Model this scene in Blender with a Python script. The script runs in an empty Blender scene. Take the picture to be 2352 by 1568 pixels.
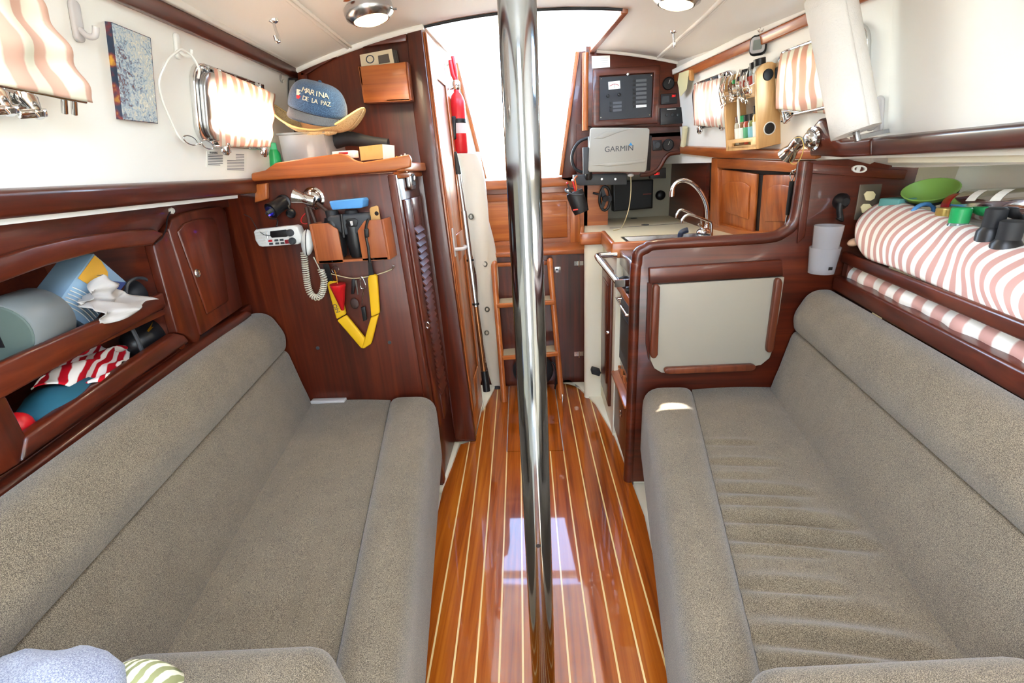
import bpy, bmesh, math, random
from mathutils import Vector as V, Matrix as MX
random.seed(7)
scn = bpy.context.scene
COL = scn.collection
# ---------------------------------------------------------------- camera
F, CX, CY, H = 1080.0, 1176.0, 784.0, 1.25          # focal length and centre for a 2352 x 1568 frame, eye height
_d = V((164.0, 2916.0, F)).normalized()             # plumb line seen by the tilted camera
_up = -_d
_v = -(52.0 * _d.x + F * _d.z) / _d.y
_a = V((52.0, _v, F)).normalized()                  # aft direction
_r = _a.cross(_up)
EYE = V((0, 0, H))
def c2w(q): return V((_r.dot(q), _a.dot(q), _up.dot(q)))
cam = bpy.data.cameras.new('camera'); cam.sensor_width = 36; cam.lens = F / 2352 * 36
cam.clip_start = 0.02
camo = bpy.data.objects.new('camera', cam); COL.objects.link(camo)
cx, cy, cz = c2w(V((1, 0, 0))), c2w(V((0, -1, 0))), c2w(V((0, 0, -1)))
camo.matrix_world = MX(((cx.x, cy.x, cz.x, 0), (cx.y, cy.y, cz.y, 0), (cx.z, cy.z, cz.z, H), (0, 0, 0, 1)))
scn.camera = camo
# ---------------------------------------------------------------- light
scn.view_settings.view_transform = 'Standard'
scn.view_settings.look = 'None'
scn.view_settings.gamma = 1
scn.view_settings.use_curve_mapping = False
scn.view_settings.exposure = 0.4
w = bpy.data.worlds.new('sky'); scn.world = w; w.use_nodes = True
nt = w.node_tree; nt.nodes.clear()
sky = nt.nodes.new('ShaderNodeTexSky'); sky.sky_type = 'NISHITA'; sky.sun_disc = False
sky.sun_elevation = math.radians(37); sky.sun_rotation = math.radians(-94); sky.altitude = 0; sky.dust_density = 1.5
bg = nt.nodes.new('ShaderNodeBackground'); bg.inputs[1].default_value = 5.0
wo = nt.nodes.new('ShaderNodeOutputWorld')
nt.links.new(sky.outputs[0], bg.inputs[0]); nt.links.new(bg.outputs[0], wo.inputs[0])
SUN_DIR = V((-1.315, -.062, 1.0)).normalized()
sl = bpy.data.lights.new('sun', 'SUN'); sl.energy = 60; sl.angle = math.radians(0.6); sl.color = (1, .95, .86)
so = bpy.data.objects.new('sun', sl); COL.objects.link(so); so.rotation_euler = SUN_DIR.to_track_quat('Z', 'Y').to_euler()
def portal(loc, nrm, sx, sy):                        # samples the sky through a real opening, gives no light of its own
    l = bpy.data.lights.new('portal', 'AREA'); l.shape = 'RECTANGLE'; l.size = sx; l.size_y = sy; l.cycles.is_portal = True
    o = bpy.data.objects.new('portal', l); COL.objects.link(o); o.location = loc
    o.rotation_euler = (-V(nrm)).to_track_quat('Z', 'Y').to_euler()
def area_light(loc, nrm, sx, sy, watts, col):          # daylight from the hatch, and the added fill
    l = bpy.data.lights.new('hatch_and_fill_light', 'AREA'); l.shape = 'RECTANGLE'; l.size = sx; l.size_y = sy; l.energy = watts; l.color = col
    o = bpy.data.objects.new('hatch_and_fill_light', l); COL.objects.link(o); o.location = loc
    o.rotation_euler = (-V(nrm)).to_track_quat('Z', 'Y').to_euler()
area_light((0, .12, 1.86), (0, 0, -1), .52, .52, 9, (.90, .95, 1))            # forward hatch above the camera
portal((-.03, 2.92, 1.54), (0, -1, 0), .72, .78)        # companionway
scn.cycles.max_bounces = 8; scn.cycles.diffuse_bounces = 4; scn.cycles.glossy_bounces = 4; scn.cycles.transparent_max_bounces = 8
area_light((0, -.98, 1.0), (0, 1, .95), .5, 1.2, 11, (.95, .98, 1))            # unseen fill light added behind the camera to lift the deckhead
# ---------------------------------------------------------------- helpers
def ray(px, py): return c2w(V((px - CX, py - CY, F)))
def at(px, py, **k):
    q = ray(px, py); (ax, val), = k.items(); i = 'XYZ'.index(ax)
    return EYE + q * ((val - EYE[i]) / q[i])
class Fr:
    """a working plane: origin, along, up, out of the plane"""
    def __init__(s, o, u, v, w=None):
        s.o = V(o); s.u = V(u).normalized(); v = V(v); v = v - s.u * v.dot(s.u); s.v = v.normalized()
        s.w = s.u.cross(s.v)
        if w is not None and s.w.dot(V(w)) < 0: s.w = -s.w
    def P(s, a, b, c=0): return s.o + s.u * a + s.v * b + s.w * c
    def W(s, px, py, c=0):
        q = ray(px, py); p0 = s.o + s.w * c
        return EYE + q * ((p0 - EYE).dot(s.w) / q.dot(s.w))
    def uv(s, px, py, c=0):
        d = s.W(px, py, c) - s.o; return d.dot(s.u), d.dot(s.v)
class B:
    def __init__(s): s.v = []; s.f = []; s.uv = {}
    def add(s, vs, fs):
        n = len(s.v); s.v += [V(p) for p in vs]; s.f += [tuple(i + n for i in f) for f in fs]; return s
    def prism(s, poly, vec):
        n = len(poly); vec = V(vec); poly = [V(p) for p in poly]
        fs = [tuple(range(n)), tuple(range(2 * n - 1, n - 1, -1))] + [(i, (i + 1) % n, n + (i + 1) % n, n + i) for i in range(n)]
        return s.add(poly + [p + vec for p in poly], fs)
    def box(s, lo, hi):
        a, b = V(lo), V(hi)
        return s.prism([(a.x, a.y, a.z), (b.x, a.y, a.z), (b.x, b.y, a.z), (a.x, b.y, a.z)], (0, 0, b.z - a.z))
    def ob(s, c, x, y, z):                            # oriented box from half vectors
        c, x, y, z = V(c), V(x), V(y), V(z)
        return s.prism([c - x - y - z, c + x - y - z, c + x + y - z, c - x + y - z], z * 2)
    def ring(s, outer, inner, vec):
        n = len(outer); vec = V(vec); o = [V(p) for p in outer]; i = [V(p) for p in inner]
        fs = []
        for k in range(n):
            j = (k + 1) % n
            fs += [(k, j, n + j, n + k), (2 * n + k, 3 * n + k, 3 * n + j, 2 * n + j), (k, 2 * n + k, 2 * n + j, j), (n + k, n + j, 3 * n + j, 3 * n + k)]
        return s.add(o + i + [p + vec for p in o] + [p + vec for p in i], fs)
    def tube(s, pts, r, n=8, closed=False, caps=True):
        pts = [V(p) for p in pts]; m = len(pts); rs = r if isinstance(r, (list, tuple)) else [r] * m
        vs = []; prev = None
        for i, p in enumerate(pts):
            if closed: t = pts[(i + 1) % m] - pts[i - 1]
            else: t = pts[min(i + 1, m - 1)] - pts[max(i - 1, 0)]
            t.normalize()
            if prev is None:
                a = V((0, 0, 1)) if abs(t.z) < .9 else V((1, 0, 0)); x = t.cross(a).normalized()
            else: x = (prev - t * prev.dot(t)).normalized()
            prev = x; y = t.cross(x)
            vs += [p + (x * math.cos(2 * math.pi * k / n) + y * math.sin(2 * math.pi * k / n)) * rs[i] for k in range(n)]
        fs = [(i * n + k, i * n + (k + 1) % n, ((i + 1) % m) * n + (k + 1) % n, ((i + 1) % m) * n + k) for i in range(m if closed else m - 1) for k in range(n)]
        if caps and not closed: fs += [tuple(range(n - 1, -1, -1)), tuple(range((m - 1) * n, m * n))]
        return s.add(vs, fs)
    def lathe(s, o, ax, prof, n=16, sx=None, ky=1.0):   # prof: (radius, height) pairs
        o, t = V(o), V(ax).normalized(); a = V(sx) if sx is not None else (V((0, 0, 1)) if abs(t.z) < .9 else V((1, 0, 0)))
        x = (a - t * a.dot(t)).normalized(); y = t.cross(x) * ky; vs = []; m = len(prof)
        for r, h in prof: vs += [o + t * h + (x * math.cos(2 * math.pi * k / n) + y * math.sin(2 * math.pi * k / n)) * max(r, 1e-5) for k in range(n)]
        fs = [(i * n + k, i * n + (k + 1) % n, (i + 1) * n + (k + 1) % n, (i + 1) * n + k) for i in range(m - 1) for k in range(n)]
        fs += [tuple(range(n - 1, -1, -1)), tuple(range((m - 1) * n, m * n))]
        return s.add(vs, fs)
    def ell(s, c, x, y, z, n=12, m=8):
        c, x, y, z = V(c), V(x), V(y), V(z); vs = []
        for i in range(m + 1):
            t = math.pi * i / m; st = max(math.sin(t), 1e-4)
            vs += [c + z * math.cos(t) + (x * math.cos(2 * math.pi * k / n) + y * math.sin(2 * math.pi * k / n)) * st for k in range(n)]
        fs = [(i * n + k, i * n + (k + 1) % n, (i + 1) * n + (k + 1) % n, (i + 1) * n + k) for i in range(m) for k in range(n)]
        return s.add(vs, fs)
    def grid(s, nu, nv, fn):
        n0 = len(s.v)
        for j in range(nv + 1):
            for i in range(nu + 1):
                s.v.append(V(fn(i / nu, j / nv))); s.uv[len(s.v) - 1] = (i / nu, j / nv)
        s.f += [(n0 + j * (nu + 1) + i, n0 + j * (nu + 1) + i + 1, n0 + (j + 1) * (nu + 1) + i + 1, n0 + (j + 1) * (nu + 1) + i) for j in range(nv) for i in range(nu)]
        return s
    def loft(s, secs, caps=True, closed=True):
        n = len(secs[0]); m = len(secs); vs = [V(p) for q in secs for p in q]
        k = n if closed else n - 1
        fs = [(j * n + i, j * n + (i + 1) % n, (j + 1) * n + (i + 1) % n, (j + 1) * n + i) for j in range(m - 1) for i in range(k)]
        if caps and closed: fs += [tuple(range(n - 1, -1, -1)), tuple(range((m - 1) * n, m * n))]
        return s.add(vs, fs)
ROOTS = []
def O(name, b, mat, parent=None, bev=0, smooth=None, seg=2, solid=0, sub=0, loc=None):
    me = bpy.data.meshes.new(name)
    bm = bmesh.new(); vs = [bm.verts.new(p) for p in b.v]
    for f in b.f:
        try: bm.faces.new([vs[i] for i in f])
        except ValueError: pass
    if b.uv:
        bm.verts.index_update(); ul = bm.loops.layers.uv.new('UVMap')
        for fc in bm.faces:
            for lp in fc.loops: lp[ul].uv = b.uv.get(lp.vert.index, (0, 0))
    else:
        bmesh.ops.remove_doubles(bm, verts=bm.verts[:], dist=2e-5)
        bmesh.ops.recalc_face_normals(bm, faces=bm.faces[:])
    if bev:
        es = [e for e in bm.edges if len(e.link_faces) == 2 and e.calc_face_angle(0) > .6]
        bmesh.ops.bevel(bm, geom=es, offset=bev, segments=seg, profile=.5, affect='EDGES', clamp_overlap=True)
    bm.to_mesh(me); bm.free()
    if smooth is None: smooth = bool(bev)
    if smooth:
        for p in me.polygons: p.use_smooth = True
        me.set_sharp_from_angle(angle=math.radians(smooth if smooth is not True else 50))
    if mat is not None: me.materials.append(mat)
    o = bpy.data.objects.new(name, me); COL.objects.link(o)
    if parent is not None: o.parent = parent
    if solid:
        md = o.modifiers.new('thickness', 'SOLIDIFY'); md.thickness = solid; md.offset = 0
    if sub:
        md = o.modifiers.new('smooth', 'SUBSURF'); md.levels = sub; md.render_levels = sub
    return o
def T(name, label, cat, group=None):
    o = bpy.data.objects.new(name, None); o.empty_display_size = .05; COL.objects.link(o); tag(o, label, cat, group); ROOTS.append(o); return o
def tag(o, label, cat, group=None):
    o['label'] = label; o['category'] = cat
    if group: o['group'] = group
    return o
def st(o): o['kind'] = 'structure'; return o
def settle():
    """move every Empty to the base of its thing without moving its parts"""
    bpy.context.view_layer.update()
    for r in ROOTS:
        pts = [c.matrix_world @ V(k) for c in r.children if c.type == 'MESH' for k in c.bound_box]
        if not pts: continue
        lo = V([min(p[i] for p in pts) for i in range(3)]); hi = V([max(p[i] for p in pts) for i in range(3)])
        r.location = ((lo.x + hi.x) / 2, (lo.y + hi.y) / 2, lo.z)
        for c in r.children: c.matrix_parent_inverse = MX.Translation(-r.location)
def fp(fr, pts, w0, w1):                                  # polygon drawn on a plane, extruded between two offsets
    return B().prism([fr.W(x, y, w1) for x, y in pts], fr.w * (w0 - w1))
def fpu(fr, pts, w0, w1): return B().prism([fr.P(x, y, w0) for x, y in pts], fr.w * (w1 - w0))
def fb(fr, u0, u1, v0, v1, w0, w1): return fpu(fr, [(u0, v0), (u1, v0), (u1, v1), (u0, v1)], w0, w1)
def rr(cx, cy, w, h, r, n=5):
    out = []
    for sx, sy, a0 in ((1, 1, 0), (-1, 1, 90), (-1, -1, 180), (1, -1, 270)):
        for k in range(n + 1):
            a = math.radians(a0 + 90 * k / n); out.append((cx + sx * (w / 2 - r) + r * math.cos(a), cy + sy * (h / 2 - r) + r * math.sin(a)))
    return out
def spline(pts, n=6, closed=False):
    pts = [V(p) for p in pts]; m = len(pts); out = []
    for i in range(m if closed else m - 1):
        p = [pts[(i + k) % m] if closed else pts[min(max(i + k, 0), m - 1)] for k in (-1, 0, 1, 2)]
        for k in range(n):
            t = k / n
            out.append(.5 * (2 * p[1] + (p[2] - p[0]) * t + (2 * p[0] - 5 * p[1] + 4 * p[2] - p[3]) * t * t + (3 * p[1] - p[0] - 3 * p[2] + p[3]) * t ** 3))
    if not closed: out.append(pts[-1])
    return out
def sc(p): return (_a * 0 + c2w(V((0, 0, 1)))).dot(V(p) - EYE) / F     # metres per photo pixel at a point
def text(name, s, size, o, u, v, mat, parent, depth=.0008, xs=1.0):
    cu = bpy.data.curves.new(name, 'FONT'); cu.body = s; cu.size = size; cu.extrude = depth; cu.align_x = 'CENTER'; cu.align_y = 'CENTER'; cu.resolution_u = 3
    to = bpy.data.objects.new(name, cu); COL.objects.link(to)
    dg = bpy.context.evaluated_depsgraph_get(); me = bpy.data.meshes.new_from_object(to.evaluated_get(dg)); bpy.data.objects.remove(to)
    u = V(u).normalized(); v = V(v); v = (v - u * v.dot(u)).normalized(); w = u.cross(v)
    for q in me.vertices: q.co = V(o) + u * q.co.x * xs + v * q.co.y + w * q.co.z
    me.materials.clear(); me.materials.append(mat)
    ob = bpy.data.objects.new(name, me); COL.objects.link(ob); ob.parent = parent; return ob
# ---------------------------------------------------------------- materials
def lin(c):
    if isinstance(c, str): c = [int(c[i:i + 2], 16) / 255 for i in (0, 2, 4)]
    return tuple((x / 12.92 if x <= .04045 else ((x + .055) / 1.055) ** 2.4) for x in c) + (1,)
def mat(name, col, rough=.5, metal=0, coat=0, spec=.5, trans=0, emit=0, emcol=None, alpha=1, sss=0, ior=1.45):
    m = bpy.data.materials.new(name); m.use_nodes = True; p = m.node_tree.nodes['Principled BSDF']
    p.inputs['Base Color'].default_value = lin(col); p.inputs['Roughness'].default_value = rough; p.inputs['Metallic'].default_value = metal
    p.inputs['Coat Weight'].default_value = coat; p.inputs['Coat Roughness'].default_value = .08; p.inputs['Specular IOR Level'].default_value = spec
    p.inputs['Transmission Weight'].default_value = trans; p.inputs['IOR'].default_value = ior
    if emit: p.inputs['Emission Color'].default_value = lin(emcol or col); p.inputs['Emission Strength'].default_value = emit
    p.inputs['Alpha'].default_value = alpha
    return m
def N(m, t, **k):
    n = m.node_tree.nodes.new(t)
    for a, b in k.items(): setattr(n, a, b)
    return n
def L(m, a, b): m.node_tree.links.new(a, b)
def ramp(m, stops, fac):
    r = N(m, 'ShaderNodeValToRGB'); e = r.color_ramp.elements
    while len(e) < len(stops): e.new(.5)
    for x, (p, c) in zip(e, stops): x.position = p; x.color = lin(c)
    L(m, fac, r.inputs[0]); return r.outputs[0]
def coords(m, scale, kind='Object', rot=(0, 0, 0)):
    t = N(m, 'ShaderNodeTexCoord'); mp = N(m, 'ShaderNodeMapping'); mp.inputs['Scale'].default_value = scale; mp.inputs['Rotation'].default_value = rot
    L(m, t.outputs[kind], mp.inputs[0]); return mp.outputs[0]
def noise(m, co, scale, detail=3, rough=.5, dist=0):
    n = N(m, 'ShaderNodeTexNoise'); n.inputs['Scale'].default_value = scale; n.inputs['Detail'].default_value = detail
    n.inputs['Roughness'].default_value = rough; n.inputs['Distortion'].default_value = dist; L(m, co, n.inputs['Vector']); return n.outputs[0]
def bump(m, fac, strength, dist=.01):
    b = N(m, 'ShaderNodeBump'); b.inputs['Strength'].default_value = strength; b.inputs['Distance'].default_value = dist
    L(m, fac, b.inputs['Height']); p = m.node_tree.nodes['Principled BSDF']; L(m, b.outputs[0], p.inputs['Normal']); return b
def wood(name, dark, mid, light, axis, rough=.36, coat=.25, fine=1.0):
    m = mat(name, mid, rough, 0, coat); p = m.node_tree.nodes['Principled BSDF']
    s = [38 * fine] * 3; s['xyz'.index(axis)] = 1.6
    co = coords(m, s); n1 = noise(m, co, 1, 5, .6, .6)
    s2 = [5.] * 3; s2['xyz'.index(axis)] = .7
    n2 = noise(m, coords(m, s2), 1, 3, .5, 1.0)
    mx = N(m, 'ShaderNodeMath', operation='MULTIPLY_ADD'); mx.inputs[1].default_value = .55; L(m, n1, mx.inputs[0])
    ms = N(m, 'ShaderNodeMath', operation='MULTIPLY'); ms.inputs[1].default_value = .45; L(m, n2, ms.inputs[0]); L(m, ms.outputs[0], mx.inputs[2])
    L(m, ramp(m, [(.33, dark), (.5, mid), (.68, light)], mx.outputs[0]), p.inputs['Base Color'])
    bump(m, n1, .05, .002); return m
MAHO = ('280E06', '4C1A0B', '672A12')
WX, WY, WZ = [wood('mahogany_' + a, *MAHO, a) for a in 'xyz']
TEAK = ('743616', 'A05626', 'BC7236')
TX, TY, TZ = [wood('teak_' + a, *TEAK, a, .34, .3) for a in 'xyz']
FLOOR = wood('sole_teak', '602506', '93470C', 'B06518', 'y', .28, .9, 1.3)
FLOOR.node_tree.nodes['Principled BSDF'].inputs['Coat Roughness'].default_value = .035; FLOOR.node_tree.nodes['Principled BSDF'].inputs['Specular IOR Level'].default_value = .15
HOLLY = wood('holly', 'C9A766', 'DCBD7E', 'E7CD94', 'y', .2, .5)
BAMB = wood('bamboo', 'B98A52', 'CDA069', 'DAB47F', 'z', .4, .1)
CREAM = mat('liner_cream', 'F0EEE6', .45); CREAM_S = mat('sole_liner', 'DFD9C4', .4)
HEAD = mat('headliner', 'FAF7EE', .7)
CHROME = mat('chrome', 'DADADA', .08, 1); STEEL = mat('stainless', 'B9BABC', .24, 1); POST = mat('polished_tube', '8E9094', .09, 1)
BLACK = mat('black_plastic', '141416', .4); BLK2 = mat('dark_rubber', '1E1F22', .6); DGREY = mat('charcoal', '34373B', .5)
WHITE = mat('white_plastic', 'E9E7E0', .4); WGREY = mat('grey_plastic', 'BDB9B8', .4); PAPER = mat('paper', 'F2EFE6', .8)
RED = mat('red_plastic', 'B4121A', .35); REDP = mat('red_paint', 'C81E24', .3); YEL = mat('yellow_webbing', 'D8A80C', .6)
BLUE = mat('blue_foam', '4F8FCC', .6); GREEN = mat('green_plastic', '1F9A56', .35); TEAL = mat('teal_cloth', '0D4A5C', .85)
ROPE = mat('cord_beige', 'BFB08A', .8); GLASS = mat('window_glass', 'FFFFFF', .02)
def thin_glass(m, f):
    t = m.node_tree; a = t.nodes.new('ShaderNodeBsdfTransparent'); g = t.nodes.new('ShaderNodeBsdfGlossy'); g.inputs['Roughness'].default_value = .02; x = t.nodes.new('ShaderNodeMixShader'); x.inputs[0].default_value = f
    t.links.new(a.outputs[0], x.inputs[1]); t.links.new(g.outputs[0], x.inputs[2]); t.links.new(x.outputs[0], t.nodes['Material Output'].inputs[0])
thin_glass(GLASS, .06)
def film(name, c, tr):
    m = mat(name, c, .25); t = m.node_tree; a = t.nodes.new('ShaderNodeBsdfTransparent'); d = t.nodes.new('ShaderNodeBsdfTranslucent'); d.inputs[0].default_value = lin(c)
    x = t.nodes.new('ShaderNodeMixShader'); x.inputs[0].default_value = .4; y = t.nodes.new('ShaderNodeMixShader'); y.inputs[0].default_value = tr; p = t.nodes['Principled BSDF']
    t.links.new(p.outputs[0], x.inputs[1]); t.links.new(d.outputs[0], x.inputs[2]); t.links.new(x.outputs[0], y.inputs[1]); t.links.new(a.outputs[0], y.inputs[2]); t.links.new(y.outputs[0], t.nodes['Material Output'].inputs[0]); return m
BINP = film('frosted_bin', 'F2F5F3', .68)
CLEAR = mat('clear_plastic', 'F4F6F4', .12, trans=.92, ior=1.2); CARD = mat('cardboard', 'D9A860', .7); STRAWP = mat('tan_leather', 'C08A4E', .6)
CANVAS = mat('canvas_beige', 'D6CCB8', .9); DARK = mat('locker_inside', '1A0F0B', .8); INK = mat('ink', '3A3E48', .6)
def fabric(name, c0, c1, c2, sc_=520):
    m = mat(name, c1, .95, spec=.15); p = m.node_tree.nodes['Principled BSDF']
    co = coords(m, (1, 1, 1)); n = noise(m, co, sc_, 2, .8); n2 = noise(m, co, 14, 3)
    mx = N(m, 'ShaderNodeMath', operation='MULTIPLY_ADD'); mx.inputs[1].default_value = .94; L(m, n, mx.inputs[0])
    ms = N(m, 'ShaderNodeMath', operation='MULTIPLY'); ms.inputs[1].default_value = .06; L(m, n2, ms.inputs[0]); L(m, ms.outputs[0], mx.inputs[2])
    L(m, ramp(m, [(.40, c0), (.5, c1), (.60, c2)], mx.outputs[0]), p.inputs['Base Color'])
    p.inputs['Sheen Weight'].default_value = .25
    bump(m, n, .5, .002); return m
TWEED = fabric('grey_tweed', '3A3329', '625746', '90846F', 850)
def stripes(name, a, b_, freq, wob, transl, uvdir=0):
    m = mat(name, a, .9, spec=.1); p = m.node_tree.nodes['Principled BSDF']; nt = m.node_tree
    t = N(m, 'ShaderNodeTexCoord'); sp = N(m, 'ShaderNodeSeparateXYZ'); L(m, t.outputs['UV'], sp.inputs[0])
    nz = noise(m, coords(m, (3, 3, 3), 'UV'), 1.2, 2)
    k = N(m, 'ShaderNodeMath', operation='MULTIPLY_ADD'); k.inputs[1].default_value = wob; L(m, nz, k.inputs[0]); L(m, sp.outputs[uvdir], k.inputs[2])
    f = N(m, 'ShaderNodeMath', operation='MULTIPLY'); f.inputs[1].default_value = freq; L(m, k.outputs[0], f.inputs[0])
    fr = N(m, 'ShaderNodeMath', operation='FRACT'); L(m, f.outputs[0], fr.inputs[0])
    c = ramp(m, [(.44, a), (.5, b_), (.94, b_), (1, a)], fr.outputs[0]); L(m, c, p.inputs['Base Color'])
    if transl:
        tr = N(m, 'ShaderNodeBsdfTranslucent'); L(m, c, tr.inputs[0]); mx = N(m, 'ShaderNodeMixShader'); mx.inputs[0].default_value = transl
        L(m, p.outputs[0], mx.inputs[1]); L(m, tr.outputs[0], mx.inputs[2])
        L(m, mx.outputs[0], nt.nodes['Material Output'].inputs[0])
    return m
CURT = stripes('striped_curtain', 'E0B7A0', 'F3EEDA', 5.5, .05, .4)
CURTN = stripes('striped_curtain_lined', 'D9B09C', 'ECE7D2', 9.0, .03, .05)
CURT2 = stripes('striped_curtain_small', 'E6BDAA', 'F6F2E6', 8, .04, .55)
CLOTH = stripes('striped_cotton', 'C49A92', 'EDEBE4', 28, .0, 0)
CLOTH2 = stripes('striped_cotton_fold', 'C49A92', 'EDEBE4', 19, .0, 0)
FLAGM = stripes('red_white_cloth', 'A8101E', 'E8E2DA', 5, .25, 0)
# ================================================================ the setting
FB = Fr((0, 1.63, 0), (1, 0, 0), (0, 0, 1), (0, -1, 0))          # low bulkhead at the end of the port-side settee
FT = Fr((0, 1.98, 0), (1, 0, 0), (0, 0, 1), (0, -1, 0))          # tall bulkhead behind the counter
FN = Fr((0, 2.75, 0), (1, 0, 0), (0, 0, 1), (0, -1, 0))          # instrument bulkhead
FG = Fr((0, 1.65, 0), (1, 0, 0), (0, 0, 1), (0, -1, 0))          # galley bulkhead
FE = Fr((0, 2.63, 0), (1, 0, 0), (0, 0, 1), (0, -1, 0))          # engine box front
FU = Fr((0, 2.87, 0), (1, 0, 0), (0, 0, 1), (0, -1, 0))          # panel under the companionway
FK = Fr((-1.05, 1.62, 0), (-.12, 1, 0), (0, 0, 1), (1, 0, 0))    # bookcase front
FL = Fr((-.947, 1.62, 1.25), (-.068, 1, 0), (.18, 0, 1), (1, 0, 0))
FR = Fr((.9417, 1.69, 1.25), (-.127, 1, 0), (-.17, 0, 1), (-1, 0, 0))
FRN = Fr((.972, 1.45, 1.25), (.1, 1, 0), (-.17, 0, 1), (-1, 0, 0))
FS = Fr((-.43, 1.63, 0), (0, 1, 0), (-.03, 0, 1), (1, 0, 0))     # aisle side of the hanging locker
FD = Fr((-.34, 2.0, 0), (0, 1, 0), (-.028, 0, 1), (1, 0, 0))     # head door
def zc(X, Y): return 1.775 + max(0, (Y - 1.98)) * .03 - .175 * X * X
# ---- cabin sole: planks between pale strips, clipped by the sole's outline
def cropc(x, y): return 960 + x / 2.215, 860 + y / 2.215
lb = [60 - 12, 172, 290, 412, 535, 655, 775, 902, 1030, 1158, 1285]
lt = [240, 305, 375, 450, 525, 602, 680, 752, 828, 903, 975]
SL = []
for a, b in zip(lb, lt):
    p, q = at(*cropc(a, 1568), Z=0), at(*cropc(b, 470), Z=0); SL.append((p, (q - p).normalized()))
outl = [at(x, y, Z=0) for x, y in [(972, 1568), (976, 1440), (984, 1320), (998, 1210), (1018, 1120), (1042, 1060), (1058, 1020), (1092, 1010), (1106, 945), (1126, 905)]]
outr = [at(x, y, Z=0) for x, y in [(1300, 873), (1330, 892), (1365, 925), (1410, 1000), (1432, 1060), (1452, 1110), (1480, 1185), (1505, 1300), (1519, 1400), (1531, 1500), (1538, 1568)]]
OUT = [V((-.2, -.4, 0)), V((-.29, .4, 0))] + outl + [V((-.3, 2.6, 0)), V((.13, 2.6, 0))] + outr + [V((.26, .4, 0)), V((.18, -.4, 0))]
def clip(poly, p, n):
    out = []
    for i, a in enumerate(poly):
        b = poly[(i + 1) % len(poly)]; da, db = (a - p).dot(n), (b - p).dot(n)
        if da >= 0: out.append(a)
        if da * db < 0: out.append(a + (b - a) * (da / (da - db)))
    return out
floor = st(O('floor', B().box((-.75, -1.0, -.06), (.75, 2.9, -.02)), CREAM_S))
def nrm(d): return V((d.y, -d.x, 0))
HY = 1.885
for k in range(len(SL) + 1):
    poly = OUT
    if k > 0: poly = clip(poly, SL[k - 1][0] + nrm(SL[k - 1][1]) * .0028, nrm(SL[k - 1][1]))
    if k < len(SL): poly = clip(poly, SL[k][0] - nrm(SL[k][1]) * .0028, -nrm(SL[k][1]))
    if 4 <= k <= 7: poly = clip(poly, V((0, HY, 0)), V((0, -1, 0)))
    if len(poly) > 2: O('plank', B().prism([p + V((0, 0, -.0195)) for p in poly], (0, 0, .0195)), FLOOR, floor)
    if k < len(SL):
        n = nrm(SL[k][1]); poly = clip(clip(OUT, SL[k][0] - n * .0027, n), SL[k][0] + n * .0027, -n)
        if 4 <= k <= 6: poly = clip(poly, V((0, HY, 0)), V((0, -1, 0)))
        if k in (3, 7): poly = clip(poly, V((0, HY, 0)), V((0, -1, 0)))
        if len(poly) > 2: O('inlay_strip', B().prism([p + V((0, 0, -.0195)) for p in poly], (0, 0, .0193)), HOLLY, floor)
hp = clip(clip(clip(OUT, SL[3][0] + nrm(SL[3][1]) * .002, nrm(SL[3][1])), SL[7][0] - nrm(SL[7][1]) * .002, -nrm(SL[7][1])), V((0, HY + .005, 0)), V((0, 1, 0)))
mid = SL[5][0]
for sgn in (-1, 1):
    q = clip(hp, mid, nrm(SL[5][1]) * sgn)
    if len(q) > 2: O('hatch_board', B().prism([p + V((0, 0, -.0195)) for p in q], (0, 0, .0188)), FLOOR, floor)
# raised liner beside the sole and under the galley
gl = [at(x, y, Z=.012) for x, y in [(1302, 870), (1332, 890), (1367, 924), (1412, 1000), (1435, 1060)]] + [V((.36, 1.66, .012)), V((.5, 1.66, .012)), V((.5, 2.6, .012)), V((.13, 2.6, .012))]
st(O('trim_1', B().prism([p + V((0, 0, -.03)) for p in gl], (0, 0, .03)), CREAM_S, bev=.004))
ll = [V((-.5, 1.62, .012)), V((-.47, 1.62, .012))] + [at(x, y, Z=.012) for x, y in [(1016, 1120), (1040, 1060), (1055, 1018)]] + [V((-.45, 1.97, .012))]
st(O('trim_2', B().prism([p + V((0, 0, -.03)) for p in ll], (0, 0, .03)), CREAM_S, bev=.003))
lk = [V((-.42, 2.0, .05)), V((-.345, 2.0, .05)), V((-.335, 2.36, .05))] + [at(x, y, Z=.012) + V((0, 0, .038)) for x, y in [(1108, 942), (1128, 905)]] + [V((-.28, 2.6, .05)), V((-.42, 2.6, .05))]
st(O('trim_3', B().prism([p + V((0, 0, -.07)) for p in lk], (0, 0, .03)), CREAM_S, bev=.003))
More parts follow.
